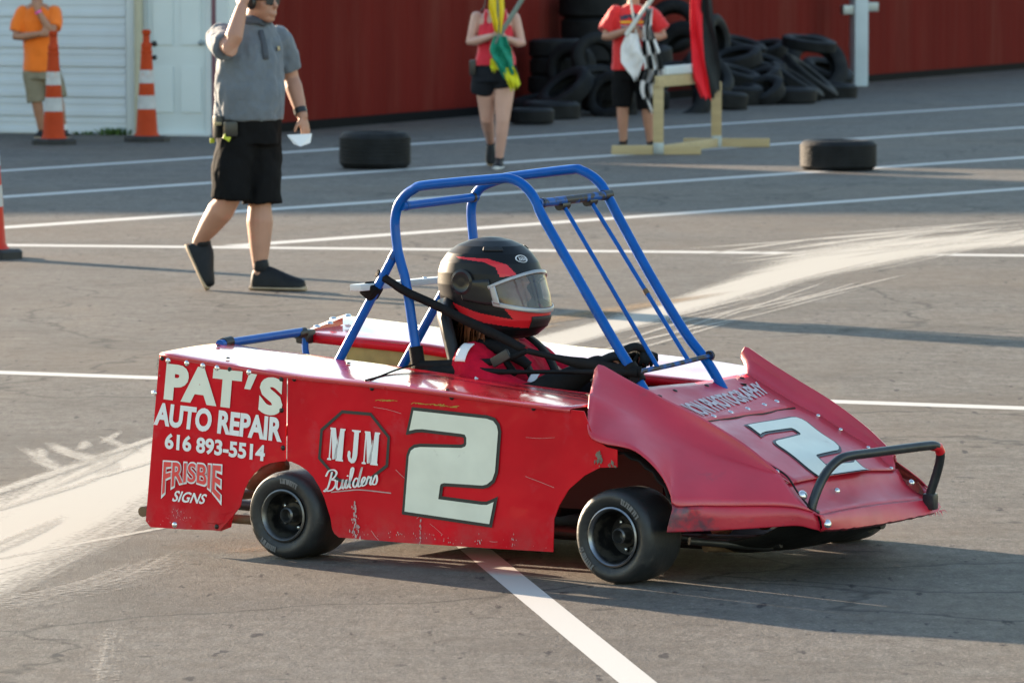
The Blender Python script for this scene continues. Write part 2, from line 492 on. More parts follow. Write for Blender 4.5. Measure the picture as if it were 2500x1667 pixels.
def finish(name, bm, m, parent=None, smooth=True, angle=38, loc=None):
    me = bpy.data.meshes.new(name)
    bm.normal_update()
    bm.to_mesh(me)
    bm.free()
    mats = m if isinstance(m, (list, tuple)) else [m]
    for x in mats:
        me.materials.append(x)
    if smooth:
        me.polygons.foreach_set('use_smooth', [True] * len(me.polygons))
        if angle is not None:
            me.set_sharp_from_angle(angle=radians(angle))
    o = bpy.data.objects.new(name, me)
    if loc is not None:
        o.location = loc
    return link(o, parent)

def copy_tree(o, parent=None):
    c = o.copy()
    COL.objects.link(c)
    if parent is not None:
        c.parent = parent
    for ch in list(o.children):
        copy_tree(ch, c)
    return c

def V(*a):
    return Vector(a)

def catmull(pts, n):
    """n points along a smooth curve through pts, even in arclength"""
    P = [Vector(p) for p in pts]
    fine = []
    for i in range(len(P) - 1):
        p0 = P[i - 1] if i > 0 else P[i] * 2 - P[i + 1]
        p1, p2 = P[i], P[i + 1]
        p3 = P[i + 2] if i + 2 < len(P) else P[i + 1] * 2 - P[i]
        for k in range(12):
            t = k / 12
            fine.append(0.5 * ((2 * p1) + (p2 - p0) * t + (2 * p0 - 5 * p1 + 4 * p2 - p3) * t * t + (3 * p1 - p0 - 3 * p2 + p3) * t ** 3))
    fine.append(P[-1].copy())
    return resample(fine, n)

def resample(pts, n):
    P = [Vector(p) for p in pts]
    d = [0.0]
    for a, b in zip(P, P[1:]):
        d.append(d[-1] + (b - a).length)
    out = []
    j = 0
    for i in range(n):
        t = d[-1] * i / (n - 1)
        while j < len(d) - 2 and d[j + 1] < t:
            j += 1
        s = (t - d[j]) / max(1e-9, d[j + 1] - d[j])
        out.append(P[j].lerp(P[j + 1], min(1, max(0, s))))
    return out

def add_tube(bm, pts, r, seg=12, caps=True, mi=0):
    P = [Vector(p) for p in pts]
    n = len(P)
    rad = r if isinstance(r, (list, tuple)) else [r] * n
    t0 = (P[1] - P[0]).normalized()
    ref = Vector((0, 0, 1)) if abs(t0.z) < 0.9 else Vector((1, 0, 0))
    nrm = (ref - t0 * ref.dot(t0)).normalized()
    rings = []
    for i in range(n):
        t = (P[min(i + 1, n - 1)] - P[max(i - 1, 0)]).normalized()
        nrm = (nrm - t * nrm.dot(t)).normalized()
        bn = t.cross(nrm)
        rings.append([bm.verts.new(P[i] + (nrm * cos(2 * pi * k / seg) + bn * sin(2 * pi * k / seg)) * rad[i]) for k in range(seg)])
    for a, b in zip(rings, rings[1:]):
        for k in range(seg):
            f = bm.faces.new((a[k], a[(k + 1) % seg], b[(k + 1) % seg], b[k]))
            f.material_index = mi
    if caps:
        f = bm.faces.new(list(reversed(rings[0]))); f.material_index = mi
        f = bm.faces.new(rings[-1]); f.material_index = mi
    return rings

def tube(name, pts, r, m, parent=None, seg=12):
    bm = bmesh.new()
    add_tube(bm, pts, r, seg)
    return finish(name, bm, m, parent)

def add_box(bm, c, s, rot=None, mi=0):
    """centre c, full sizes s, rotation matrix rot"""
    vs = []
    for dx in (-.5, .5):
        for dy in (-.5, .5):
            for dz in (-.5, .5):
                p = Vector((dx * s[0], dy * s[1], dz * s[2]))
                if rot is not None:
                    p = rot @ p
                vs.append(bm.verts.new(p + Vector(c)))
    fs = [(0, 1, 3, 2), (4, 6, 7, 5), (0, 4, 5, 1), (2, 3, 7, 6), (0, 2, 6, 4), (1, 5, 7, 3)]
    out = []
    for f in fs:
        q = bm.faces.new([vs[i] for i in f])
        q.material_index = mi
        out.append(q)
    return vs, out

def box(name, c, s, m, parent=None, rot=None, bevel=0.004):
    bm = bmesh.new()
    add_box(bm, (0, 0, 0), s, None)
    if bevel > 0:
        bmesh.ops.bevel(bm, geom=bm.edges[:], offset=min(bevel, min(s) * 0.3), segments=2, affect='EDGES', profile=0.6)
    if rot is not None:
        bmesh.ops.transform(bm, matrix=rot.to_4x4(), verts=bm.verts[:])
    bmesh.ops.translate(bm, vec=Vector(c), verts=bm.verts[:])
    return finish(name, bm, m, parent)

def grid_bm(rows, bm=None, mi=0, close=False):
    bm = bm or bmesh.new()
    R = [[bm.verts.new(p) for p in r] for r in rows]
    for a, b in zip(R, R[1:]):
        n = len(a)
        for k in range(n if close else n - 1):
            f = bm.faces.new((a[k], a[(k + 1) % n], b[(k + 1) % n], b[k]))
            f.material_index = mi
    return bm

def sheet(name, rows, m, parent=None, thick=0.0, angle=32, offset=-1):
    o = finish(name, grid_bm(rows), m, parent, angle=angle)
    if thick:
        s = o.modifiers.new('Solidify', 'SOLIDIFY')
        s.thickness = thick
        s.offset = offset
    return o

def prism(name, poly, to3d, depth, m, parent=None, bevel=0.0):
    """closed 2D outline extruded; to3d(x, z, d) places it"""
    bm = bmesh.new()
    f = [bm.verts.new(to3d(x, z, 0.0)) for x, z in poly]
    b = [bm.verts.new(to3d(x, z, depth)) for x, z in poly]
    tris = tessellate_polygon([[Vector((x, z, 0)) for x, z in poly]])
    for t in tris:
        bm.faces.new([f[i] for i in t])
        bm.faces.new([b[i] for i in reversed(t)])
    n = len(poly)
    for i in range(n):
        j = (i + 1) % n
        bm.faces.new((f[i], b[i], b[j], f[j]))
    bmesh.ops.recalc_face_normals(bm, faces=bm.faces[:])
    return finish(name, bm, m, parent, smooth=False)

def lathe_bm(profile, seg, bm=None, axis='Y', centre=(0, 0, 0), mi=0, cap=False):
    """profile: list of (radius, along)"""
    bm = bm or bmesh.new()
    C0 = Vector(centre)
    rows = []
    for r, a in profile:
        ring = []
        for k in range(seg):
            t = 2 * pi * k / seg
            if axis == 'Y':
                p = Vector((r * cos(t), a, r * sin(t)))
            elif axis == 'Z':
                p = Vector((r * cos(t), r * sin(t), a))
            else:
                p = Vector((a, r * cos(t), r * sin(t)))
            ring.append(p + C0)
        rows.append(ring)
    return grid_bm(rows, bm, mi, close=True)

def offset_poly(poly, d):
    n = len(poly)
    area = sum(poly[i][0] * poly[(i + 1) % n][1] - poly[(i + 1) % n][0] * poly[i][1] for i in range(n))
    s = 1 if area > 0 else -1
    out = []
    for i in range(n):
        a, p, c = Vector(poly[i - 1]), Vector(poly[i]), Vector(poly[(i + 1) % n])
        e1, e2 = (p - a).normalized(), (c - p).normalized()
        n1, n2 = Vector((e1.y, -e1.x)) * s, Vector((e2.y, -e2.x)) * s
        b = (n1 + n2)
        b = b / max(0.35, b.length_squared / 2) if b.length > 1e-6 else n1
        out.append((p.x + b.x * d, p.y + b.y * d))
    return out

def flat_poly(name, poly, to3d, m, parent=None):
    bm = bmesh.new()
    vs = [bm.verts.new(to3d(x, z)) for x, z in poly]
    for t in tessellate_polygon([[Vector((x, z, 0)) for x, z in poly]]):
        bm.faces.new([vs[i] for i in t])
    return finish(name, bm, m, parent, smooth=False)

def text_verts(body, offset=0.02, space=1.0):
    cu = bpy.data.curves.new('t', 'FONT')
    cu.body = body
    cu.offset = offset
    cu.space_character = space
    cu.resolution_u = 4
    o = bpy.data.objects.new('t', cu)
    COL.objects.link(o)
    dg = bpy.context.evaluated_depsgraph_get()
    me = bpy.data.meshes.new_from_object(o.evaluated_get(dg))
    vs = [(v.co.x, v.co.y) for v in me.vertices]
    fs = [list(p.vertices) for p in me.polygons]
    bpy.data.objects.remove(o)
    bpy.data.curves.remove(cu)
    bpy.data.meshes.remove(me)
    x0, x1 = min(v[0] for v in vs), max(v[0] for v in vs)
    y0, y1 = min(v[1] for v in vs), max(v[1] for v in vs)
    return [((x - x0) / (x1 - x0), (y - y0) / (y1 - y0)) for x, y in vs], fs

def quad_map(q):
    TL, TR, BR, BL = [Vector(p) for p in q]
    return lambda s, t: (BL.lerp(BR, s)).lerp(TL.lerp(TR, s), t)

def lettering(name, body, q, m, parent, offset=0.02, warp=None, space=1.0, lift=Vector((0, 0, 0))):
    vs, fs = text_verts(body, offset, space)
    f = quad_map(q)
    bm = bmesh.new()
    bv = []
    for s, t in vs:
        if warp:
            s, t = warp(s, t)
        bv.append(bm.verts.new(f(s, t) + lift))
    for p in fs:
        try:
            bm.faces.new([bv[i] for i in p])
        except ValueError:
            pass
    return finish(name, bm, m, parent, smooth=False)

def stroke_bm(bm, pts, w, place):
    """flat ribbon along 2D pts, width w, placed by place(x, y)"""
    P = [Vector((p[0], p[1])) for p in pts]
    P3 = catmull([(p.x, p.y, 0) for p in P], max(6, len(P) * 5))
    L, R = [], []
    for i, p in enumerate(P3):
        t = (P3[min(i + 1, len(P3) - 1)] - P3[max(i - 1, 0)])
        t = t.normalized() if t.length > 1e-7 else Vector((1, 0, 0))
        ww = w * (0.75 + 0.45 * abs(t.y)) / 2
        nn = Vector((-t.y, t.x, 0)) * ww
        L.append(bm.verts.new(place(p.x + nn.x, p.y + nn.y)))
        R.append(bm.verts.new(place(p.x - nn.x, p.y - nn.y)))
    for i in range(len(P3) - 1):
        bm.faces.new((L[i], L[i + 1], R[i + 1], R[i]))

# organic figures: overlapping closed lofts, remeshed into one continuous skin
def add_limb(bm, pts, radii, seg=14, flat=False):
    """closed tapering tube with rounded ends"""
    P = [Vector(p) for p in pts]
    R = list(radii)
    a, b = (P[0] - P[1]).normalized(), (P[-1] - P[-2]).normalized()
    if flat:
        PP = [P[0] + a * R[0] * 0.92, P[0] + a * R[0] * 0.6] + P
        add_tube(bm, PP, [R[0] * 0.38, R[0] * 0.8] + R, seg)
        return
    PP = [P[0] + a * R[0] * 0.92, P[0] + a * R[0] * 0.6] + P + [P[-1] + b * R[-1] * 0.6, P[-1] + b * R[-1] * 0.92]
    RR = [R[0] * 0.38, R[0] * 0.8] + R + [R[-1] * 0.8, R[-1] * 0.38]
    add_tube(bm, PP, RR, seg)

def add_loft(bm, rings, seg=24):
    """rings: (centre, rx, ry, angle) horizontal ellipses, bottom to top; closed"""
    rows = []
    for c, rx, ry, an in rings:
        c = Vector(c)
        row = []
        for k in range(seg):
            t = 2 * pi * k / seg
            x, y = rx * cos(t), ry * sin(t)
            row.append(bm.verts.new((c.x + x * cos(an) - y * sin(an), c.y + x * sin(an) + y * cos(an), c.z)))
        rows.append(row)
    for a, b in zip(rows, rows[1:]):
        for k in range(seg):
            bm.faces.new((a[k], a[(k + 1) % seg], b[(k + 1) % seg], b[k]))
    bm.faces.new(list(reversed(rows[0])))
    bm.faces.new(rows[-1])

def add_ball(bm, c, r, sc=(1, 1, 1), rot=None):
    mtx = Matrix.Translation(Vector(c)) @ (rot.to_4x4() if rot is not None else Matrix.Identity(4)) @ Matrix.Diagonal((r * sc[0], r * sc[1], r * sc[2], 1))
    bmesh.ops.create_uvsphere(bm, u_segments=18, v_segments=12, radius=1, matrix=mtx)

def organic(name, bm, voxel, m, parent, smooth=6, wrinkle=0.0, wscale=7.0, seed=0.0):
    bmesh.ops.recalc_face_normals(bm, faces=bm.faces[:])
    me = bpy.data.meshes.new(name)
    bm.to_mesh(me)
    bm.free()
    o = bpy.data.objects.new(name, me)
    COL.objects.link(o)
    r = o.modifiers.new('r', 'REMESH')
    r.mode = 'VOXEL'
    r.voxel_size = voxel
    s = o.modifiers.new('s', 'SMOOTH')
    s.iterations = smooth
    s.factor = 0.5
    dg = bpy.context.evaluated_depsgraph_get()
    new = bpy.data.meshes.new_from_object(o.evaluated_get(dg))
    o.modifiers.clear()
    o.data = new
    bpy.data.meshes.remove(me)
    new.name = name
    new.materials.clear()
    for x in (m if isinstance(m, (list, tuple)) else [m]):
        new.materials.append(x)
    if wrinkle:
        nrm = [v.normal.copy() for v in new.vertices]
        flat = []
        for v, nn in zip(new.vertices, nrm):
            p = v.co
            w = noise.noise(Vector((p.x * wscale + seed, p.y * wscale, p.z * wscale * 0.55))) + 0.5 * noise.noise(Vector((p.x * wscale * 2.3, p.y * wscale * 2.3 + seed, p.z * wscale * 1.6)))
            q = p + nn * wrinkle * w
            flat += [q.x, q.y, q.z]
        new.vertices.foreach_set('co', flat)
        new.update()
    new.polygons.foreach_set('use_smooth', [True] * len(new.polygons))
    o.parent = parent
    return o

# ================================================================== THE SETTING
bm = bmesh.new()
rows = []
xs = [-400, -60, -12, -8, -4, 0, 4, 8, 12, 60, 400]
ys = [-60, 0, 10, 15, 20, 30, 45, 70, 100, 250, 900]
grid_bm([[(x, y, 0) for x in xs] for y in ys], bm)
ground = tag(finish('asphalt_lot', bm, M['asphalt'], smooth=False), 'worn grey asphalt lot', kind='structure')

def decal(name, centre, widths, m, dens, z=0.0008, n=40, cross=8, tapers=(0.0, 0.0), edge_soft=True):
    """strip lying on the asphalt; UV runs along / across; vertex attribute density fades at the edges"""
    P = catmull([(x, y, 0) for x, y in centre], n)
    W = resample([(i, w, 0) for i, w in enumerate(widths)], n)
    bm = bmesh.new()
    rows = []
    for i, p in enumerate(P):
        t = (P[min(i + 1, n - 1)] - P[max(i - 1, 0)]).normalized()
        nn = Vector((-t.y, t.x, 0))
        rows.append([bm.verts.new((p.x + nn.x * W[i].y * (k / cross - .5), p.y + nn.y * W[i].y * (k / cross - .5), z)) for k in range(cross + 1)])
    for a, b in zip(rows, rows[1:]):
        for k in range(cross):
            bm.faces.new((a[k], b[k], b[k + 1], a[k + 1]))
    o = finish(name, bm, m, smooth=False)
    me = o.data
    L = [0.0]
    for a, b in zip(P, P[1:]):
        L.append(L[-1] + (b - a).length)
    vals, uvs = [], []
    for i in range(n):
        s = i / (n - 1)
        for k in range(cross + 1):
            c = abs(k / cross - .5) * 2
            d = dens
            if edge_soft:
                d *= max(0.0, 1 - c ** 2.2)
            if tapers[0] > 0: d *= min(1, s / tapers[0])
            if tapers[1] > 0: d *= min(1, (1 - s) / tapers[1])
            vals.append(d)
            uvs.append((L[i], W[i].y * k / cross))
    uv = me.uv_layers.new(name='UVMap')
    uv.data.foreach_set('uv', [c for lp in me.loops for c in uvs[lp.vertex_index]])
    me.attributes.new('paint_cover', 'FLOAT', 'POINT')
    me.attributes['paint_cover'].data.foreach_set('value', vals)
    o['kind'] = 'structure'
    return o

def road_line(a, b, w, z=0.0005):
    a, b = Vector(a), Vector(b)
    n = max(2, int((b - a).length / 0.5))
    pts = [a.lerp(b, i / n) for i in range(n + 1)]
    return decal('painted_line', [(p.x, p.y) for p in pts], [w, w], M['line'], 1.0, z=z, n=n + 1, cross=4, edge_soft=False)

def ext(a, b, e0, e1):
    a, b = Vector(a), Vector(b)
    d = (b - a).normalized()
    return a - d * e0, b + d * e1
road_line(*ext((-1.88, 36.66), (4.26, 45.21), 0.0, 9), 0.20)
road_line(*ext((-3.67, 39.0), (4.86, 51.69), 4, 6), 0.22)
road_line(*ext((-4.11, 43.67), (5.65, 60.05), 4, 6), 0.22)
road_line(*ext((-4.58, 48.65), (6.45, 68.55), 4, 6), 0.22)
road_line(*ext((-3.46, 36.76), (3.35, 35.53), 6, 6), 0.24, z=0.0008)
road_line(*ext((-2.44, 25.87), (2.25, 23.88), 4, 4), 0.17)
road_line(*ext((-0.11, 18.21), (0.35, 14.98), 1.1, 3), 0.105)

# absorbent powder swept along the racing line
trail = [(-2.6, 12.6), (-1.98, 17.2), (-1.66, 19.3), (-1.45, 21.0), (-1.11, 22.9), (-0.48, 25.6), (0.17, 27.75), (0.79, 29.95), (1.36, 32.2), (1.96, 34.4), (2.62, 36.5), (3.6, 37.6), (5.5, 39.3)]
tag(decal('powder_trail', trail, [.75, .95, 1.05, .95, .72, .55, .45, .40, .44, .60, 1.1, 1.7, 2.2], M['powder'], 1.0, z=0.0011, n=120, cross=14),
    kind='stuff')
random.seed(5)
def streak(cx, cy, ang, ln, w, m, d, z):
    dx, dy = cos(ang), sin(ang)
    j = lambda s: random.uniform(-s, s)
    tag(decal('powder_streak', [(cx - dx * ln / 2, cy - dy * ln / 2), (cx + j(w * .3), cy + j(w * .3)), (cx + dx * ln / 2, cy + dy * ln / 2)],
              [w * .6, w, w * .5], m, d, z=z, n=18, cross=6, tapers=(.3, .3)), kind='stuff')
zz = 0.00125
for cx, cy, an, ln, w, d in [(-1.86, 21.45, 1.80, 1.6, .12, .60), (-1.90, 21.75, 1.66, .7, .08, .62), (-1.82, 21.2, 1.9, .8, .10, .6), (-1.73, 21.75, 1.88, 1.3, .14, .66), (-1.68, 21.35, 1.78, 1.3, .20, .62), (-1.76, 22.1, 1.60, .6, .09, .6), (-1.60, 22.15, 1.86, 1.0, .10, .60), (-1.66, 22.45, 1.5, .8, .07, .58),
                             (-1.86, 17.0, 1.25, 3.5, .10, .85), (-1.42, 18.55, 1.1, 1.9, .07, .8)]:
    streak(cx, cy, an, ln, w, M['powder'], d, zz); zz += 0.00002
for i in range(26):
    t = random.random()
    streak(2.0 + 1.9 * t + random.uniform(-.35, .35), 36.4 + 2.0 * t + random.uniform(-1.2, 1.4), random.uniform(.85, 1.32), random.uniform(2.2, 5.0), random.uniform(.05, .12), M['powder'], random.uniform(.75, 1.0), zz); zz += 0.00002
for i in range(16):                               # thin parallel tracks beside the core
    t = random.random()
    streak(.35 + 1.9 * t + random.uniform(.15, .55), 28.2 + 7.2 * t + random.uniform(-.6, .4), 1.29 + random.uniform(-.05, .05), random.uniform(2.5, 6), random.uniform(.04, .09), M['dust'], random.uniform(.85, 1.05), zz); zz += 0.00002
for i in range(9):                                # tracks fanning out behind the kart on the left
    t = random.random()
    streak(-1.95 + .75 * t + random.uniform(-.25, .2), 17.6 + 5.4 * t + random.uniform(-.5, .5), 1.38 + random.uniform(-.07, .07), random.uniform(1.5, 3.0), random.uniform(.06, .15), M['powder'], random.uniform(.60, .75), zz); zz += 0.00002
for cx, cy, an, ln, w, d in [(-1.12, 15.6, 1.62, 2.6, .22, .62), (-1.45, 17.4, 1.25, 3, .5, .65)]:
    streak(cx, cy, an, ln, w, M['dust'], d, zz); zz += 0.00002
for cx, cy, an, ln, w, d in [(0.5, 30.0, 1.15, 5.5, .4, .95), (0.0, 28.4, 1.2, 2.5, .3, .9), (-0.75, 18.55, 1.0, 1.4, .3, .7)]:  # ochre streaks by the trail and beneath the kart
    streak(cx, cy, an, ln, w, M['tan_streak'], d, zz); zz += 0.00002

# ---- the building: white garage front, long dark red steel side
CORNER = Vector((-3.0, 57.25, 0))
FA = atan2(-0.346, 0.938)            # direction of the front, towards the corner
building = tag(empty('garage_building', CORNER, FA), 'long building with a white garage front and dark red steel side', 'building')
# local frame: -x runs along the front to the left, +y runs back along the red side
BH = 2.45
def wall_box(name, x0, x1, y0, y1, z0, z1, m, parent=building, bevel=0.0):
    return box(name, ((x0 + x1) / 2, (y0 + y1) / 2, (z0 + z1) / 2), (x1 - x0, y1 - y0, z1 - z0), m, parent, bevel=bevel)
# front wall behind the garage door and the walk door
wall_box('front_wall', -7.6, -0.02, 0.10, 0.25, 0, BH, M['trim_white'])
gd0, gd1 = -6.2, -1.17
door = wall_box('garage_door', gd0, gd1, 0.07, 0.10, 0.0, 2.32, M['white_siding'])
hts = [0.0, .187, .391, .713, .913, 1.24, 1.44, 1.77, 1.97, 2.30]
for k in range(len(hts) - 1):
    z0, z1 = hts[k] + .008, hts[k + 1] - .008
    bm = bmesh.new()
    nr = max(2, int((z1 - z0) / .055))
    prof = [(0.0, z0)]
    for i in range(nr):                       # shallow pressed ribs
        za = z0 + (z1 - z0) * i / nr
        zb = z0 + (z1 - z0) * (i + 1) / nr
        prof += [(-0.022 if i % 2 else -0.028, za + .003), (-0.022 if i % 2 else -0.028, zb - .003)]
    prof += [(0.0, z1)]
    grid_bm([[(x, 0.068 + p[0], p[1]) for p in prof] for x in (gd0 + .01, gd1 - .01)], bm)
    finish('panel', bm, M['white_siding'], door, smooth=False)
wall_box('door_jamb', -1.17, -1.06, 0.03, 0.10, 0, 2.40, M['trim_white'], bevel=0.006)
wd = wall_box('walk_door', -0.93, -0.25, 0.06, 0.10, 0.02, 2.06, M['door_white'], bevel=0.004)
for x0, x1 in ((-.87, -.63), (-.55, -.31)):
    for z0, z1 in ((.24, .73), (.95, 1.62), (1.72, 1.95)):
        bm = bmesh.new()
        add_box(bm, ((x0 + x1) / 2, 0.054, (z0 + z1) / 2), (x1 - x0, 0.016, z1 - z0))
        bmesh.ops.bevel(bm, geom=bm.edges[:], offset=.007, segments=2, affect='EDGES')
        finish('raised_panel', bm, M['door_white'], wd)
knob = bmesh.new()
add_ball(knob, (-.30, .02, .98), .03)
finish('door_knob', knob, M['galv'], wd)
wall_box('door_sill', -0.97, -0.19, -0.02, 0.10, 0.0, 0.025, M['trim_white'])
wall_box('door_frame', -0.985, -0.935, 0.04, 0.10, 0, 2.12, M['trim_white'])
wall_box('door_frame', -0.248, -0.182, 0.03, 0.10, 0, 2.12, M['trim_white'])
wall_box('corner_trim', -0.18, -0.122, 0.02, 0.10, 0, BH, M['trim_maroon'])
wall_box('corner_board', -0.12, 0.03, 0.0, 0.25, 0, BH, M['trim_white'], bevel=0.004)
# side wall: trapezoidal ribbed steel
side = empty('side_wall', (0, 0, 0), 0, building)
SL = 46.0
bm = bmesh.new()
prof = []
y = 0.25
while y < SL:
    prof += [(0.0, y), (0.0, y + .28), (0.006, y + .30), (0.006, y + .33), (0.0, y + .35)]
    y += .36
grid_bm([[(p[0], p[1], z) for p in prof] for z in (0.10, BH)], bm)
steel = finish('steel_cladding', bm, M['red_wall'], side, smooth=False)
steel['kind'] = 'stuff'
wall_box('base_strip', -0.05, 0.045, 0.25, SL, 0.0, 0.10, M['dark_base'], side)
# roof sheet, low pitch
bm = bmesh.new()
grid_bm([[(-7.7, -0.12, BH), (0.12, -0.12, BH)], [(-7.7, SL, BH + .12), (0.12, SL, BH + .12)]], bm)
rf = finish('roof', bm, M['roof'], building, smooth=False)
sm = rf.modifiers.new('Solidify', 'SOLIDIFY'); sm.thickness = 0.10; sm.offset = 1
# downpipe on the front
dp = bmesh.new()
add_tube(dp, [(-1.0, -0.02, 0.05), (-1.0, -0.02, 2.42)], .048, 12)
dpipe = finish('downpipe', dp, M['pipe'], building)
# post with hinge brackets standing at the red side
pp = Vector((4.90, 77.0, 0))
post = tag(empty('steel_post', pp, radians(20)), 'pale grey steel post with two side brackets against the red wall', 'post')
box('post_shaft', (0, 0, 1.2), (.21, .21, 2.4), M['post'], post, bevel=0.02)
box('bracket', (-.19, -.02, 1.08), (.16, .12, .13), M['galv'], post, bevel=0.01)
box('bracket', (.19, -.02, 1.12), (.16, .12, .13), M['galv'], post, bevel=0.01)
# taller unseen block to the left, added to throw the far shade over the lot
shade_block = tag(empty('unseen_shade_block', (-15.0, 62.6, 0), 0), 'tall unseen block added left of the white garage to shade the lot', 'building')
hb = bmesh.new()
add_box(hb, (-15, 2, 3.2), (30, 4, 6.4))
finish('wall', hb, M['trim_white'], shade_block, smooth=False)
hb = bmesh.new()
add_box(hb, (-15, 2, 6.46), (30, 4.4, .12))
finish('roof', hb, M['roof'], shade_block, smooth=False)

# weeds at the foot of the garage door
def weed(x, y, n, h, label):
    random.seed(int(abs(x) * 1000))
    bm = bmesh.new()
    for i in range(n):
        a = random.uniform(0, 2 * pi)
        bx, by = random.gauss(0, .07), random.gauss(0, .03)
        hh = h * random.uniform(.5, 1.1)
        lean = random.uniform(.02, .10)
        w = random.uniform(.008, .018)
        p0 = V(bx, by, 0)
        p1 = p0 + V(cos(a) * lean * .4, sin(a) * lean * .4, hh * .6)
        p2 = p0 + V(cos(a) * lean, sin(a) * lean, hh)
        s = V(-sin(a) * w, cos(a) * w, 0)
        q = [bm.verts.new(p) for p in (p0 - s * .5, p0 + s * .5, p1 + s, p2, p1 - s)]
        bm.faces.new(q)
    o = finish('weed_tuft', bm, M['weed'], smooth=False)
    o.location = (x, y, 0)
    return tag(o, label, 'weed')
fr = lambda lx, ly: (CORNER.x + lx * cos(FA) - ly * sin(FA), CORNER.y + lx * sin(FA) + ly * cos(FA))
weed(*fr(-1.28, -.03), 70, .085, 'green weed tuft at the garage door foot beside the downpipe')
weed(*fr(-1.62, -.03), 24, .04, 'low sparse weed tuft at the foot of the garage door near the man in orange')

# ================================================================== THE RACING KART
# local frame: x forward, y away from the near side panel, z up
KART = Vector((-0.747, 18.003, 0))
KYAW = radians(-33)
kart = tag(empty('racing_kart', KART, KYAW), 'red wedge nosed racing kart number 2 with blue roll cage', 'race kart')
P0 = lambda x, z, d=0.0: Vector((x, d, z))          # on the near side panel

PANEL_REAR = [(-0.523, 0.664), (-0.253, 0.638), (0.0, 0.6155), (-0.005, 0.328), (-0.02, 0.327), (-0.069, 0.318), (-0.104, 0.304), (-0.133, 0.28), (-0.155, 0.256), (-0.174, 0.223), (-0.184, 0.195), (-0.191, 0.166), (-0.23, 0.124), (-0.276, 0.081), (-0.426, 0.076), (-0.565, 0.075), (-0.585, 0.095), (-0.558, 0.348)]
PANEL_FRONT = [(0.004, 0.615), (0.247, 0.603), (0.506, 0.591), (0.78, 0.573), (1.047, 0.556), (1.165, 0.549), (1.20, .468), (1.25, .438), (1.291, .432), (1.291, 0.376), (1.226, 0.371), (1.167, 0.342), (1.107, 0.294), (1.071, 0.241), (1.051, 0.194), (1.048, 0.089), (0.779, 0.086), (0.511, 0.084), (0.327, 0.085), (0.209, 0.086), (0.19, 0.098), (0.181, 0.113), (0.175, 0.147), (0.15, 0.214), (0.13, 0.249), (0.106, 0.281), (0.081, 0.301), (0.049, 0.317), (0.018, 0.327), (0.0, 0.328)]
KW = 1.49                                            # overall width
side_panel = prism('side_panel', PANEL_FRONT, lambda x, z, d: Vector((x, d, z)), 0.004, M['red'], kart)
rear_panel = prism('rear_panel', PANEL_REAR, lambda x, z, d: Vector((x, d - .003, z)), 0.004, M['red'], kart)
prism('side_panel', [(min(x, 1.06 + (.03 if z > .5 else 0)), z) for x, z in PANEL_FRONT if not (1.08 < x < 1.28)], lambda x, z, d: Vector((x, KW - d, z)), 0.004, M['red'], kart)
prism('rear_panel', PANEL_REAR, lambda x, z, d: Vector((x, KW + .003 - d, z)), 0.004, M['red'], kart)
# curled scuffed lower corner of the rear panel
sheet('bent_corner', [[V(-.315, -.0045, .135), V(-.262, -.006, .138), V(-.212, -.003, .150)], [V(-.325, -.0045, .105), V(-.275, -.008, .105), V(-.228, .004, .118)],
                      [V(-.325, .004, .079), V(-.284, .016, .076), V(-.246, .022, .092)]], M['red'], rear_panel)
L1, L2 = Vector((0, -.0065, 0)), Vector((0, -.0045, 0))
q3 = lambda q: [Vector((x, 0, z)) for x, z in q]
lettering('lettering', "PAT", q3([(-0.491, 0.633), (-0.176, 0.62), (-0.189, 0.492), (-0.505, 0.512)]), M['cream_vinyl'], rear_panel, 0.062, lift=L1)
flat_poly('apostrophe', [(-0.149, 0.615), (-0.117, 0.612), (-0.145, 0.56), (-0.17, 0.562)], lambda x, z: P0(x, z) + L1, M['cream_vinyl'], rear_panel)
lettering('lettering', "S", q3([(-0.102, 0.608), (-0.008, 0.603), (-0.017, 0.476), (-0.115, 0.481)]), M['cream_vinyl'], rear_panel, 0.062, lift=L1)
lettering('lettering', "AUTO REPAIR", q3([(-0.536, 0.501), (-0.012, 0.472), (-0.018, 0.39), (-0.548, 0.423)]), M['white_vinyl'], rear_panel, 0.042, lift=L1)
lettering('lettering', "616 893-5514", q3([(-0.498, 0.399), (-0.084, 0.378), (-0.088, 0.322), (-0.502, 0.344)]), M['white_vinyl'], rear_panel, 0.036, lift=L1)
def arch(s, t):
    e = (2 * s - 1)
    low = -0.72 * abs(e) ** 2.2 if s < .5 else -0.98 * abs(e) ** 2.2
    return s, low + t * (1 - low)
lettering('lettering_backing', "FRISBIE", q3([(-0.509, 0.307), (-0.260, 0.306), (-0.263, 0.234), (-0.514, 0.229)]), M['white_vinyl'], rear_panel, 0.060, warp=arch, lift=L1)
lettering('lettering', "FRISBIE", q3([(-0.504, 0.302), (-0.265, 0.301), (-0.268, 0.240), (-0.509, 0.235)]), M['red_vinyl'], rear_panel, 0.016, warp=arch, lift=Vector((0, -.0085, 0)))
lettering('lettering', "SIGNS", q3([(-0.456, 0.206), (-0.322, 0.200), (-0.340, 0.166), (-0.473, 0.168)]), M['white_vinyl'], rear_panel, 0.022, lift=L1)
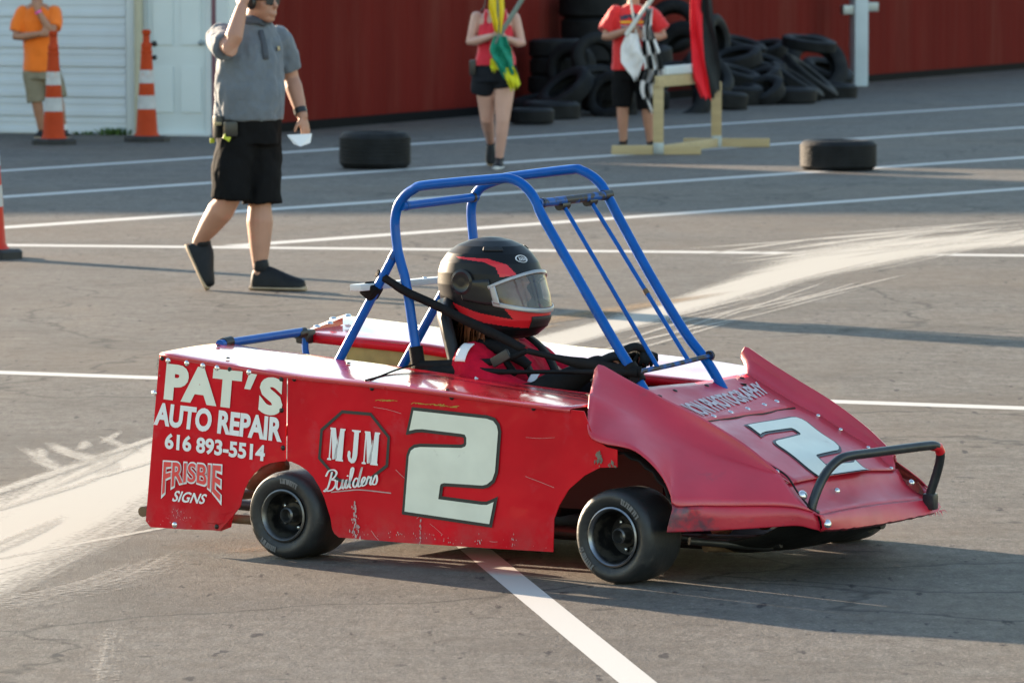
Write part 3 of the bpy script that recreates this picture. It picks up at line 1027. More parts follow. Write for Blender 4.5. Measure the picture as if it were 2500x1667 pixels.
# MJM in slab letters inside an octagon
M_GLYPH = [(0, 1), (.36, 1), (.58, .38), (.66, 1), (1, 1), (1, .955), (.94, .93), (.94, .07), (1, .045), (1, 0), (.5, 0), (.5, .045), (.57, .07), (.57, .78), (.35, .03), (.29, .03), (.13, .80), (.13, .07), (.22, .045), (.22, 0), (-.05, 0), (-.05, .045), (.05, .07), (.05, .93), (0, .955)]
J_GLYPH = [(.25, 1), (1, 1), (1, .955), (.86, .93), (.86, .25), (.8, .1), (.65, .0), (.4, -.02), (.15, .05), (.02, .2), (.05, .33), (.18, .36), (.28, .3), (.28, .18), (.36, .1), (.44, .15), (.46, .3), (.46, .93), (.25, .955)]
qm = quad_map(q3([(0.176, 0.45), (0.379, 0.442), (0.369, 0.333), (0.165, 0.342)]))
for g, s0, s1, nm in ((M_GLYPH, .02, .32, 'letter_m'), (J_GLYPH, .39, .62, 'letter_j'), (M_GLYPH, .70, 1.0, 'letter_m')):
    flat_poly(nm, g, lambda x, z, s0=s0, s1=s1: qm(s0 + (s1 - s0) * x, z) + L1, M['white_vinyl'], side_panel)
OCT = [(0.225, 0.509), (0.342, 0.506), (0.417, 0.43), (0.409, 0.332), (0.309, 0.261), (0.207, 0.272), (0.128, 0.343), (0.138, 0.442)]
OCI = offset_poly(OCT, -0.0105)
bm = bmesh.new()
a_ = [bm.verts.new(P0(x, z) + L2) for x, z in OCT]
b_ = [bm.verts.new(P0(x, z) + L2) for x, z in OCI]
for i in range(8):
    j = (i + 1) % 8
    bm.faces.new((a_[i], a_[j], b_[j], b_[i]))
finish('octagon_outline', bm, M['black_vinyl'], side_panel, smooth=False)
# "Builders" in brush script
qb = quad_map(q3([(0.162, 0.305), (0.373, 0.334), (0.366, 0.272), (0.152, 0.236)]))
SCRIPT = [[(0, .05), (.1, .0), (.22, .25), (.32, .92)], [(.03, .72), (.15, .98), (.4, 1), (.55, .84), (.45, .62), (.25, .53)], [(.25, .53), (.52, .48), (.57, .25), (.42, .03), (.2, .0), (.08, .12)],
          [(.62, .46), (.63, .1), (.74, .0), (.85, .12), (.90, .48)], [(.90, .48), (.89, .1), (1.0, 0)], [(1.0, .03), (1.08, .46), (1.06, .08), (1.15, 0)], [(1.11, .60), (1.13, .66)],
          [(1.15, 0), (1.31, .5), (1.37, .95), (1.28, 1.0), (1.25, .7), (1.26, .1), (1.36, 0)], [(1.66, .38), (1.53, .46), (1.43, .2), (1.51, 0), (1.64, .15), (1.79, 1.0)], [(1.79, 1.0), (1.68, .1), (1.78, 0)],
          [(1.78, 0), (1.92, .2), (2.0, .38), (1.92, .46), (1.84, .25), (1.9, .02), (2.06, .06)], [(2.06, .06), (2.15, .47), (2.2, .38), (2.3, .42), (2.26, .1), (2.34, .0)],
          [(2.34, 0), (2.51, .50), (2.59, .22), (2.53, .0), (2.40, .04)]]
bm = bmesh.new()
for st in SCRIPT:
    stroke_bm(bm, st, .080, lambda x, y: qb(x / 2.6, y) + L1 + Vector((0, -.001, 0)))
finish('script_lettering', bm, M['white_vinyl'], side_panel, smooth=False)
TWO = [(0.511, 0.521), (0.798, 0.508), (0.822, 0.502), (0.836, 0.487), (0.841, 0.467), (0.829, 0.337), (0.818, 0.31), (0.798, 0.295), (0.78, 0.29), (0.631, 0.29), (0.618, 0.286), (0.615, 0.278), (0.608, 0.236), (0.776, 0.227), (0.798, 0.228), (0.824, 0.239), (0.807, 0.166), (0.475, 0.188), (0.492, 0.37), (0.5, 0.389), (0.515, 0.399), (0.537, 0.403), (0.699, 0.408), (0.714, 0.414), (0.718, 0.422), (0.718, 0.442), (0.712, 0.452), (0.699, 0.454), (0.545, 0.462), (0.519, 0.46), (0.494, 0.454)]
flat_poly('number_outline', offset_poly(TWO, 0.011), lambda x, z: P0(x, z) + L2, M['black_vinyl'], side_panel)
flat_poly('number_two', TWO, lambda x, z: P0(x, z) + L1, M['cream_vinyl'], side_panel)
# scuffs and scrapes left by contact
def scuff(pts, w, m, par):
    bm = bmesh.new()
    stroke_bm(bm, pts, w, lambda x, y: P0(x, y) + Vector((0, -.0035, 0)))
    finish('scuff_mark', bm, m, par, smooth=False)
scuff([(.18, .235), (.24, .243), (.30, .249), (.42, .245)], .005, M['pale_scuff'], side_panel)
def flakes(cx, cz, w, h, n, m, par, seed=0, size=.006):
    rng_ = random.Random(seed)
    bm = bmesh.new()
    for i in range(n):
        t = rng_.random()
        x, z = cx + rng_.gauss(0, w * (.25 + .75 * (1 - t))), cz + h * (t - .5)
        r = size * rng_.uniform(.2, 1)
        k = rng_.randint(4, 6)
        a0 = rng_.random() * 6
        bm.faces.new([bm.verts.new(P0(x + r * rng_.uniform(.3, .8) * cos(a0 + 2 * pi * j / k), z + 1.9 * r * rng_.uniform(.4, 1) * sin(a0 + 2 * pi * j / k)) + Vector((0, -.0034 - i * .000015, 0))) for j in range(k)])
    finish('scuff_mark', bm, m, par, smooth=False)
rs = random.Random(21)
for i in range(11):
    x0, z0 = rs.uniform(.2, .95), rs.uniform(.10, .56)
    dx, dz = rs.choice((.015, .03, .05, .11)), rs.uniform(-.035, .03)
    scuff([(x0, z0), (x0 + dx * .5, z0 + dz * .5 + rs.uniform(-.003, .003)), (x0 + dx, z0 + dz)], rs.uniform(.0008, .0018), M['pale_scuff'], side_panel)
flakes(.275, .145, .010, .13, 60, M['pale_scuff'], side_panel, 1)
flakes(.535, .125, .005, .08, 22, M['pale_scuff'], side_panel, 2, .005)
flakes(.90, .118, .006, .05, 8, M['pale_scuff'], side_panel, 3, .004)
flakes(.765, .118, .006, .05, 8, M['pale_scuff'], side_panel, 4, .004)
flakes(1.222, .40, .010, .055, 30, M['dull_lip'], side_panel, 5, .007)
flakes(1.275, .385, .010, .02, 16, M['dull_lip'], side_panel, 6, .006)
flakes(-.45, .115, .05, .06, 40, M['pale_scuff'], rear_panel, 7, .003)
flakes_y = random.Random(4)
for x0, z0, n_ in ((.36, .549, 5), (.50, .544, 9), (.60, .541, 6)):
    for i in range(n_):
        xx = x0 + i * .013 + flakes_y.uniform(-.004, .004)
        scuff([(xx, z0 + flakes_y.uniform(-.003, .002)), (xx + .012, z0 + flakes_y.uniform(-.002, .003)), (xx + flakes_y.uniform(.02, .035), z0 + flakes_y.uniform(-.003, .003))], flakes_y.uniform(.0012, .0040), M['yellow_scuff'], side_panel)
flakes(.55, .105, .35, .03, 50, M['pale_scuff'], side_panel, 8, .003)
flakes(-.53, .62, .006, .06, 16, M['dull_lip'], rear_panel, 9, .004)
# bolts and rivets
_rv = {}
def rivet(p, r, m, parent, nrm=(0, -1, 0), name='rivet'):
    k = (m.name, r)
    if k not in _rv:
        bm = bmesh.new()
        lathe_bm([(r, 0), (r * .92, r * .30), (r * .6, r * .55), (r * .05, r * .64)], 10, bm, axis='Z')
        o = finish(name, bm, m, parent)
        _rv[k] = o.data
    else:
        o = link(bpy.data.objects.new(name, _rv[k]), parent)
    o.location = p
    o.rotation_euler = Vector(nrm).to_track_quat('Z', 'Y').to_euler()
    return o
for x, z in [(-0.487, 0.642), (-0.409, 0.637), (-0.342, 0.631), (-0.283, 0.626), (-0.152, 0.617), (-0.545, 0.53), (-0.463, 0.089)]:
    rivet((x, -.003, z), .011, M['zinc'], rear_panel)
for x, z in [(-0.512, 0.650), (-0.231, 0.624), (-0.02, 0.497), (-0.014, 0.372), (-0.288, 0.093), (-.02, .60)]:
    rivet((x, -.003, z), .009, M['black_bolt'], rear_panel, name='bolt')
for x, z in [(0.342, 0.586), (0.657, 0.570), (0.974, 0.550), (.03, .603)]:
    rivet((x, 0, z), .009, M['black_bolt'], side_panel, name='bolt')

# decks: flat tops of the side pods
NO = [(-0.523, 0.0, 0.664), (-0.253, 0.0, 0.638), (0.016, 0.0, 0.614), (0.247, 0.0, 0.603), (0.506, 0.0, 0.591), (0.78, 0.0, 0.573), (1.03, 0.0, 0.557), (1.115, 0.0, 0.552)]
NI = [(-0.574, 0.43, 0.67), (-0.409, 0.43, 0.654), (-0.234, 0.43, 0.645), (-0.114, 0.43, 0.636), (0.144, 0.43, 0.618), (0.682, 0.43, 0.578), (0.906, 0.43, 0.563), (1.15, 0.43, 0.55)]
FI = [(-0.638, 0.99, 0.664), (-0.432, 0.99, 0.654), (-0.184, 0.99, 0.643), (-0.079, 0.99, 0.637), (0.395, 0.99, 0.593), (0.775, 0.99, 0.574), (1.10, 0.99, 0.560)]
FO = [(-0.731, 1.38, 0.701), (-0.502, 1.38, 0.686), (-0.393, 1.38, 0.679), (0.08, 1.38, 0.642), (0.256, 1.38, 0.629), (0.514, 1.38, 0.618), (0.806, 1.38, 0.6), (1.06, 1.38, 0.578)]
def deck(inner, outer, up=0.0035):
    n = 40
    A, B = catmull(inner, n), catmull(outer, n)
    rows = []
    for i in range(n):
        r = []
        for k in range(11):
            t = k / 10
            p = A[i].lerp(B[i], t)
            p.z += up + .003 * sin(pi * t) + .0025 * noise.noise(V(p.x * 3, p.y * 4, 2))
            r.append(p)
        e = B[i] - A[i]
        e.normalize()
        r.append(B[i] + e * .004 + V(0, 0, up - .003))
        r.append(B[i] + e * .006 + V(0, 0, up - .014))
        rows.append(r)
    return rows
near_deck = sheet('pod_deck', deck(NI, NO), M['deck'], kart, thick=.003, angle=40)
far_deck = sheet('pod_deck', deck(FI, FO), M['deck'], kart, thick=.003, angle=40)
sheet('deck_end', [[V(-.638, .99, .667), V(-.60, 1.19, .714), V(-.731, 1.38, .704)], [V(-.638, .99, .640), V(-.60, 1.19, .69), V(-.731, 1.38, .675)]], M['deck'], far_deck)
sheet('deck_slope', [[Vector(p) + V(0, 0, .0) for p in catmull(FO, 20)], [V(p.x, KW, p.z - .06) for p in catmull(FO, 20)]], M['deck'], far_deck, thick=.003)
for nm, pts, sg, hh in (('deck_lip', NI, 1, .022), ('deck_lip', FI, -1, .024)):
    cp = catmull(pts, 24)
    sheet(nm, [[p + V(0, .001 * sg, .004) for p in cp], [p + V(0, .001 * sg, -hh) for p in cp]], M['red'], near_deck if sg > 0 else far_deck, thick=.003)
for x, y, z in [(-.30, .08, .652), (.02, .33, .632), (.30, .03, .607), (-.50, .30, .672), (.62, .03, .59)]:
    rivet((x, y, z), .008, M['black_bolt'], near_deck, (0, 0, 1), 'bolt')
for x, y, z in [(-.60, 1.03, .69), (-.58, 1.08, .70), (-.60, 1.22, .715), (-.64, 1.28, .713), (-.62, 1.16, .71)]:
    rivet((x, y, z), .013, M['zinc'], far_deck, (0, 0, 1))
# inside the rear bay: bare board, inner walls of the cockpit
box('inner_board', (-.14, 1.00, .568), (.62, .012, .125), M['olive'], kart, bevel=.002)
box('inner_wall', (.70, 1.005, .36), (.95, .006, .42), M['gasket'], kart, bevel=0)
box('inner_wall', (.72, .44, .36), (.95, .006, .36), M['gasket'], kart, bevel=0)
# shadow of nothing painted: the rest is real structure
box('floor_pan', (.66, .745, .085), (1.44, .70, .010), M['pan'], kart, bevel=.003)
rows = []
for i in range(15):
    t = i / 14
    x = 1.40 + .415 * t
    row = []
    for k in range(19):
        y = .30 + .80 * k / 18
        e = abs(k / 18 - .5) * 2
        z = .062 + .10 * t ** 2.6 + .05 * e ** 4 + .006 * noise.noise(V(x * 12, y * 9, 7))
        row.append(V(x - .05 * e ** 3 * t, y, z))
    rows.append(row)
sheet('nose_pan', rows, M['pan'], kart, thick=.008, angle=50)
for y0, y1 in ((.20, .42), (1.29, 1.07)):
    tube('steering_arm', [V(1.44, y0, .13), V(1.52, (y0 + y1) / 2, .115), V(1.62, y1, .10)], .013, M['steel'], kart)
tube('front_axle_tube', [V(1.46, .27, .105), V(1.50, .50, .085), V(1.50, 1.0, .085), V(1.46, 1.22, .105)], .017, M['dirty_steel'], kart)
for y in (.36, 1.13):
    tube('frame_rail', [V(-.62, y, .13), V(-.2, y, .12), V(1.2, y, .11), V(1.66, y + (.05 if y < 1 else -.05), .12)], .019, M['steel'], kart)
for y in (.03, 1.46):
    tube('nerf_bar', [V(-.52, y + (.03 if y < 1 else -.03), .115), V(-.30, y, .12), V(-.16, y + (.01 if y < 1 else -.01), .118), V(-.10, .30 if y < 1 else 1.19, .13)], .016, M['dirty_steel'], kart)
tube('rear_bumper', [V(-.60, .0, .125), V(-.62, .2, .13), V(-.62, 1.29, .13), V(-.60, 1.49, .125)], .018, M['dirty_steel'], kart)
for y in (.30, 1.19):
    tube('bumper_stay', [V(-.62, y, .13), V(-.35, y + .02, .28), V(-.22, y + .05, .42)], .014, M['dirty_steel'], kart)
tube('rear_axle', [V(-.008, .14, .147), V(-.008, 1.35, .147)], .016, M['steel'], kart)
for y, s in ((.36, -1), (1.13, 1)):
    tube('front_arm', [V(1.15, y - .02 * s, .11), V(1.283, y + .14 * s, .14)], .012, M['steel'], kart)
    tube('front_arm', [V(1.42, y - .02 * s, .11), V(1.287, y + .14 * s, .14)], .012, M['steel'], kart)
tube('tie_rod', [V(1.38, .24, .15), V(1.36, .74, .16), V(1.38, 1.25, .15)], .008, M['steel'], kart)
eng = bmesh.new()
add_box(eng, (-.20, 1.15, .25), (.26, .24, .22))
add_box(eng, (-.21, 1.13, .40), (.16, .18, .12))
for i in range(7):
    add_box(eng, (-.20, 1.15, .345 + i * .014), (.29, .27, .005))
add_tube(eng, [V(-.25, 1.0, .34), V(-.36, .96, .32), V(-.46, .98, .30)], .022)
add_ball(eng, (-.12, .98, .26), .10, (1, .5, 1))
finish('engine', eng, M['engine'], kart)
grd = bmesh.new()  # brown blob standing in for far parts showing through the rear arch
add_limb(grd, [V(-.40, .36, .205), V(-.345, .36, .238), V(-.285, .36, .268)], [.030, .040, .034], 14)
add_tube(grd, [V(-.30, .30, .13), V(-.34, .36, .22)], .014, 8)
finish('brown_arch_blob', grd, M['dirty_steel'], kart)
spk = bmesh.new()
lathe_bm([(.03, -.004), (.115, -.004), (.118, 0), (.115, .004), (.03, .004)], 32, spk, centre=(-.008, .93, .147))
finish('sprocket', spk, M['dirty_steel'], kart)

# wheels: lathe about the local y axis; outer face towards -y
def make_wheel(name, R, rim_r, w, lip, dish):
    root = empty(name, (0, 0, 0), 0, kart)
    prof = [(rim_r, 0.012), (rim_r + .006, .004), (rim_r + .02, .000), (R * .80, -.006), (R * .90, -.002), (R * .965, .010), (R * .993, .026), (R, .05),
            (R, w * .5), (R, w - .05), (R * .993, w - .026), (R * .965, w - .010), (R * .88, w), (rim_r + .01, w - .004), (rim_r, w - .012)]
    bm = lathe_bm(prof, 56)
    t = finish('tyre', bm, M['tyre'], root, angle=60)
    bm = lathe_bm([(rim_r + .001, .006), (rim_r + .004, -.001), (rim_r - .001, -.004), (rim_r - .007, .002), (rim_r - .010, .012)], 48)
    finish('rim_lip', bm, lip, root, angle=60)
    bm = lathe_bm([(rim_r - .009, .010), (rim_r - .016, .04), (rim_r - .018, dish * .8), (rim_r - .03, dish), (.040, dish + .004), (.038, dish - .01), (.0005, dish - .01)], 40)
    finish('rim', bm, M['rim'], root, angle=40)
    bm = lathe_bm([(.026, dish), (.026, dish - .05), (.021, dish - .055), (.019, dish - .05), (.016, dish - .02), (.0005, dish - .02)], 20)
    finish('hub', bm, M['dull_lip'], root, angle=40)
    rg = random.Random(int(R * 1000))
    bm = bmesh.new()
    rm = (rim_r + R) * .5
    for g in range(2):
        a = 1.2 + g * 2.9
        for k in range(9):
            a += rg.uniform(.055, .085)
            for q in range(2):
                a1, a2 = a + rg.uniform(-.02, .02), a + rg.uniform(-.02, .03)
                r1, r2 = rm - .008, rm + .010
                if q: r1 = r2 - .004
                w = .006
                pts = [(r1, a1), (r1, a1 + w * 2 / rm * .5), (r2, a2 + w * 2 / rm * .5), (r2, a2)]
                bm.faces.new([bm.verts.new((r_ * cos(t_), -.0085 - .0002 * q, r_ * sin(t_))) for r_, t_ in pts])
    finish('sidewall_lettering', bm, M['chalk'], root, smooth=False)
    for k in range(5):
        a = 2 * pi * k / 5 + .3
        rivet((.047 * cos(a), dish - .004, .047 * sin(a)), .0075, M['zinc'], root, name='lug_nut')
    return root
rw = make_wheel('wheel', .147, .084, .215, M['dull_lip'], .070)
rw.location = (-.008, -.014, .147); rw.rotation_euler = (0, radians(15), 0)
fw = make_wheel('wheel', .153, .093, .185, M['lip'], .085)
fw.location = (1.285, -.02, .153); fw.rotation_euler = (0, radians(40), radians(-4))
w3 = copy_tree(rw, kart); w3.location = (-.008, KW + .014, .147); w3.rotation_euler = (0, radians(70), pi)
w4 = copy_tree(fw, kart); w4.location = (1.285, KW + .10, .153); w4.rotation_euler = (0, radians(10), pi - radians(4))
# dark ribbed inner liner in the front arch
bm = bmesh.new()
rows = []
for i in range(19):
    a = radians(5 + i * 6.5)
    rr = .270 + (.004 if i % 2 else -.004)
    rows.append([V(1.24 + rr * cos(a), y, .155 + rr * sin(a)) for y in (.02, .10, .20, .26)])
grid_bm(rows, bm)
ln = finish('wheel_arch_liner', bm, M['pan'], kart)
lm = ln.modifiers.new('Solidify', 'SOLIDIFY'); lm.thickness = .006

# ---- nose: hood, plate, fenders with standing fins, skirts, front lip
BASE_F = [(1.10, 1.125, .587), (1.134, 1.129, 0.574), (1.299, 1.117, 0.496), (1.402, 1.11, 0.459), (1.489, 1.103, 0.417), (1.584, 1.097, 0.374), (1.659, 1.091, 0.320), (1.70, 1.088, 0.297)]
BASE_N = [(x, KW - y, z + (.012 if i > 5 else 0)) for i, (x, y, z) in enumerate(BASE_F)]
nb, fb = catmull(BASE_N, 28), catmull(BASE_F, 28)
hrows = []
for i in range(28):
    r = []
    for k in range(15):
        t = k / 14
        p = nb[i].lerp(fb[i], t)
        p.z += -.012 * sin(pi * t) * (1 - i / 27) + .010 * sin(pi * t) * (i / 27) + .004 * noise.noise(V(p.x * 5, p.y * 5, 4))
        r.append(p)
    hrows.append(r)
def hood_z(x, y):
    best, bz = 9, .5
    for r in hrows:
        for p in r:
            d = (p.x - x) ** 2 + (p.y - y) ** 2
            if d < best:
                best, bz = d, p.z
    return bz
def hood_at(x, y):
    """height on the hood by interpolation along the length"""
    for a, b in zip(hrows, hrows[1:]):
        k = max(0, min(13, int((y - a[0].y) / (a[-1].y - a[0].y) * 14)))
        f = max(0, min(1, (y - a[0].y) / (a[-1].y - a[0].y) * 14 - k))
        pa, pb = a[k].lerp(a[k + 1], f), b[k].lerp(b[k + 1], f)
        if pa.x <= x <= pb.x + 1e-6:
            s = (x - pa.x) / max(1e-6, pb.x - pa.x)
            return pa.z + (pb.z - pa.z) * s
    return hood_z(x, y)
hood = sheet('hood', hrows, M['nose'], kart, thick=.004, angle=40)
# riveted plate over the rear of the hood
NPL = 11
prow = [[p + V(0, 0, .0055) for p in r[1:-1]] for r in hrows[:NPL]]
prow[-1] = [p + V(.004 * sin(k * 1.7), 0, -.0005) for k, p in enumerate(prow[-1])]
plate = sheet('hood_plate', prow, M['nose'], kart, thick=.004, angle=40)
bm = bmesh.new()
add_tube(bm, [p + V(.002, 0, -.001) for p in prow[-1]], .0030, 6)
finish('plate_edge', bm, M['black_bolt'], plate)
for y in (.47, .58, .70, .82, .94, 1.03):
    x = 1.318 - (y - .48) * .05
    rivet((x - .012, y, hood_at(x - .012, y) + .006), .0115, M['zinc'], plate, (.3, 0, 1))
for x, y in ((1.14, .60), (1.13, .82), (1.125, 1.06), (1.16, .47)):
    rivet((x, y, hood_at(x, y) + .006), .011, M['black_bolt'], plate, (.2, 0, 1), 'bolt')
def on_hood(q, lift):
    TL, TR, BR, BL = [Vector((a, b, 0)) for a, b in q]
    def f(s, t):
        p = (BL.lerp(BR, s)).lerp(TL.lerp(TR, s), t)
        p.z = hood_at(p.x, p.y) + lift
        return p
    return f
vs, fs = text_verts('ION PHOTOGRAPHY', .035)
f = on_hood([(1.222, .50), (1.165, 1.09), (1.235, 1.060), (1.302, .52)], .0135)
bm = bmesh.new()
bv = [bm.verts.new(f(s, t)) for s, t in vs]
for p in fs:
    try: bm.faces.new([bv[i] for i in p])
    except ValueError: pass
finish('lettering', bm, M['faded_vinyl'], plate, smooth=False)
# the hood's big 2: cut fine so that it follows the curved hood
def hood_number(name, poly, lift, m):
    x0, x1 = min(p[0] for p in TWO), max(p[0] for p in TWO)
    z0, z1 = min(p[1] for p in TWO), max(p[1] for p in TWO)
    f = on_hood([(1.40, .60), (1.375, .985), (1.722, .905), (1.722, .575)], lift)
    bm = bmesh.new()
    vs = [bm.verts.new((x, z, 0)) for x, z in poly]
    for t in tessellate_polygon([[Vector((x, z, 0)) for x, z in poly]]):
        bm.faces.new([vs[i] for i in t])
    for it in range(3):
        bmesh.ops.subdivide_edges(bm, edges=[e for e in bm.edges if e.calc_length() > .03], cuts=1)
        bmesh.ops.triangulate(bm, faces=[q for q in bm.faces if len(q.verts) > 3])
    for v in bm.verts:
        v.co = f((v.co.x - x0) / (x1 - x0), (v.co.y - z0) / (z1 - z0))
    return finish(name, bm, m, hood, smooth=True)
hood_number('number_outline', offset_poly(TWO, 0.011), .007, M['black_vinyl'])
hood_number('number_two', TWO, .0095, M['cream_vinyl'])

RIDGE = [(1.038, 0.27, 0.640), (1.040, 0.27, 0.664), (1.052, 0.272, 0.671), (1.07, 0.274, 0.664), (1.155, 0.286, 0.622), (1.264, 0.302, 0.573), (1.417, 0.323, 0.506), (1.547, 0.342, 0.436), (1.624, 0.352, 0.383), (1.677, 0.36, 0.342)]
CREASE = [(1.109, 0.12, 0.589), (1.173, 0.147, 0.557), (1.236, 0.173, 0.525), (1.359, 0.224, 0.455), (1.473, 0.272, 0.407), (1.589, 0.32, 0.368), (1.683, 0.362, 0.340)]
LOW = [(1.186, -0.012, 0.50), (1.190, -0.012, 0.478), (1.205, -0.012, 0.461), (1.251, -0.012, 0.448), (1.305, -0.012, 0.443), (1.363, -0.012, 0.432), (1.421, -0.012, 0.397), (1.469, -0.012, 0.35), (1.498, -0.012, 0.297), (1.51, -0.010, 0.265), (1.56, .055, .262), (1.613, 0.134, 0.257), (1.706, 0.245, 0.253), (1.765, 0.314, 0.245), (1.803, 0.360, 0.228)]
SKT = [(1.502, -0.006, 0.265), (1.56, .055, .262), (1.613, 0.134, 0.257), (1.706, 0.245, 0.253), (1.765, 0.314, 0.245), (1.815, 0.372, 0.224)]
SKB = [(1.492, -0.022, 0.181), (1.58, 0.085, 0.181), (1.699, 0.228, 0.185), (1.77, 0.315, 0.188), (1.80, 0.35, 0.178), (1.823, 0.38, 0.168)]
def mirror(pts):
    return [(x, KW - y, z) for x, y, z in pts]
NF = 44
for far in (False, True):
    mm = mirror if far else (lambda q: q)
    lo, cr, ri = catmull(mm(LOW), NF), catmull(mm(CREASE), NF), catmull(mm(RIDGE), NF)
    if far:                                        # the far side is pulled in and stands steeper
        lo = [V(p.x, 1.16 + (p.y - 1.16) * .55, p.z) for p in lo]
        cr = [V(p.x, min(p.y, ri[i].y + .03), p.z - .02) for i, p in enumerate(cr)]
    ba = resample(catmull(BASE_F if far else BASE_N, 60), NF)
    rows = []
    for i in range(NF):
        # lower face bulges slightly; ridge is a rolled edge
        col = []
        for k in range(7):
            t = k / 6
            p = lo[i].lerp(cr[i], t)
            p.y += (-1 if not far else 1) * .018 * sin(pi * t ** .8) * min(1.0, .15 + i / 14)
            col.append(p)
        fade = min(1.0, (1 - i / (NF - 1)) * 2.5) * min(1.0, .1 + i / 12)
        col.append(cr[i] + V(0, (1 if not far else -1) * .017 * fade, .002 * fade))
        for k in range(1, 6):
            p = cr[i].lerp(ri[i], k / 5)
            p.y += (1 if not far else -1) * fade * (.017 * (1 - k / 5) + .016 * sin(pi * k / 5))
            col.append(p)
        yy = 1 if not far else -1
        s = i / (NF - 1)
        col.append(ri[i] + V(0, .006 * yy, .002))
        col.append(ri[i] + V(0, .011 * yy, -.004))
        for k in range(1, 5):
            p = ri[i].lerp(ba[i], k / 4)
            p.y = ri[i].y + .011 * yy + (ba[i].y - ri[i].y - .011 * yy) * (k / 4) ** 1.6
            p.z = ri[i].z - .004 + (ba[i].z + .004 - ri[i].z) * (k / 4) ** .75
            col.append(p)
        rows.append(col)
    fo = sheet('fender', rows, M['nose'], kart, thick=.004, angle=34, offset=-1 if not far else 1)
    st, sb = catmull(mm(SKT), 26), catmull(mm(SKB), 26)
    out = -1 if not far else 1
    r2 = []
    for i in range(26):
        a, b = st[i], sb[i]
        o_ = V(.006, out * .010, 0)
        r2.append([a - V(.012, out * .012, -.006), a + V(0, 0, -.001), a + o_ * .7 + V(0, 0, -.010), a.lerp(b, .5) + o_ * .8, b + V(0, 0, .004), b])
    sheet('skirt', r2, M['nose_scuffed'], kart, thick=.005, angle=40, offset=-1 if not far else 1)
    if far:
        for x, y, z in ((1.40, 1.11, .466), (1.49, 1.103, .424), (1.60, 1.095, .370), (1.69, 1.09, .306)):
            rivet((x, y - .01, z), .0075, M['zinc'], fo, (.3, -.4, .8), 'bolt')
    else:
        for x, y, z in ((1.60, .395, .375), (1.655, .392, .350)):
            rivet((x, y, z), .011, M['zinc'], fo, (.3, -.1, .9), 'bolt')
# front face of the nose and its lip
TOPF = [(nb[-1].x, nb[-1].y - .03, nb[-1].z + .002)] + [tuple(p) for p in hrows[-1]] + [(fb[-1].x, fb[-1].y + .03, fb[-1].z + .002)]
NLIP = [(1.812, 0.36, 0.226), (1.815, 0.38, 0.220), (1.812, .50, .222), (1.809, 0.644, 0.222), (1.808, 0.80, 0.219), (1.807, 0.95, 0.214), (1.807, 1.10, 0.209), (1.806, 1.13, .210)]
NBOT = [(1.823, 0.375, 0.168), (1.826, 0.40, 0.166), (1.829, .50, .160), (1.832, 0.644, 0.156), (1.834, 0.80, 0.156), (1.838, 0.95, 0.158), (1.842, 1.09, 0.163), (1.838, 1.135, .176)]
a_, b_, c_ = resample(catmull(TOPF, 60), 34), resample(catmull(NLIP, 60), 34), resample(catmull(NBOT, 60), 34)
rows = []
for i in range(34):
    col = [a_[i] + V(-.006, 0, .003)]
    for k in range(1, 8):
        t = k / 7
        p = a_[i].lerp(b_[i], t)
        p += V(-.022, 0, -.010) * sin(pi * t)
        col.append(p)
    rows.append(col)
nose_front = sheet('nose_front', rows, M['nose'], kart, thick=.004, angle=40)
rows = []
for i in range(34):
    j = .0025 * noise.noise(V(i * .7, 0, 3))
    a, b = b_[i] + V(-.004, 0, .001), c_[i] + V(j, 0, 2 * j)
    rows.append([a, a + V(.022, 0, -.003), a + V(.026, 0, -.008), a.lerp(b, .5) + V(.022, 0, 0), b + V(.012, 0, .006), b + V(0, 0, -.002)])
nose_lip = sheet('nose_lip', rows, M['nose'], kart, thick=.006, angle=40)
# torn plastic at the far end of the lip
random.seed(3)
bm = bmesh.new()
for i in range(14):
    y = 1.02 + .012 * i
    w = random.uniform(.004, .012)
    q = [V(1.835, y, .168), V(1.836, y + w, .168), V(1.838 + random.uniform(0, .012), y + w * .6, .168 - random.uniform(.004, .022))]
    bm.faces.new([bm.verts.new(p) for p in q])
finish('torn_edge', bm, M['nose_scuffed'], nose_lip, smooth=False)
# seam lines with big washers where nose meets the near fender
bm = bmesh.new()
add_tube(bm, catmull([(1.62, .395, .370), (1.69, .388, .338), (1.735, .380, .290), (1.785, .378, .240), (1.815, .382, .222)], 20), .0035, 6)
finish('seam_line', bm, M['black_bolt'], nose_front)
for x, y, z in ((1.752, .386, .279), (1.838, .392, .192), (1.765, 1.085, .262), (1.74, .63, .272)):
    rivet((x, y, z), .017 if z < .28 and y < .6 else .011, M['zinc'], nose_front, (.8, -.25, .5), 'bolt')
# front bumper hoop
BP = [(1.778, .392, .210), (1.780, .40, .250), (1.786, 0.43, 0.305), (1.793, 0.470, 0.350), (1.803, 0.525, 0.383), (1.815, 0.575, 0.393), (1.835, .70, .395), (1.872, 0.97, 0.397), (1.882, 1.03, .394), (1.884, 1.06, .378), (1.878, 1.073, .345), (1.862, 1.075, .29), (1.845, 1.07, .235), (1.838, 1.068, .200)]
tube('front_bumper', catmull(BP, 60), .0155, M['bumper'], kart, 14)
tube('red_tape', [V(1.878, 1.020, .3945), V(1.884, 1.050, .388), V(1.8845, 1.064, .370)], .0168, M['helmet_red'], kart, 14)
for x, y, z in ((1.782, .392, .205), (1.845, 1.068, .205)):
    box('bumper_foot', (x, y, z), (.045, .035, .055), M['bumper'], kart, bevel=.008)

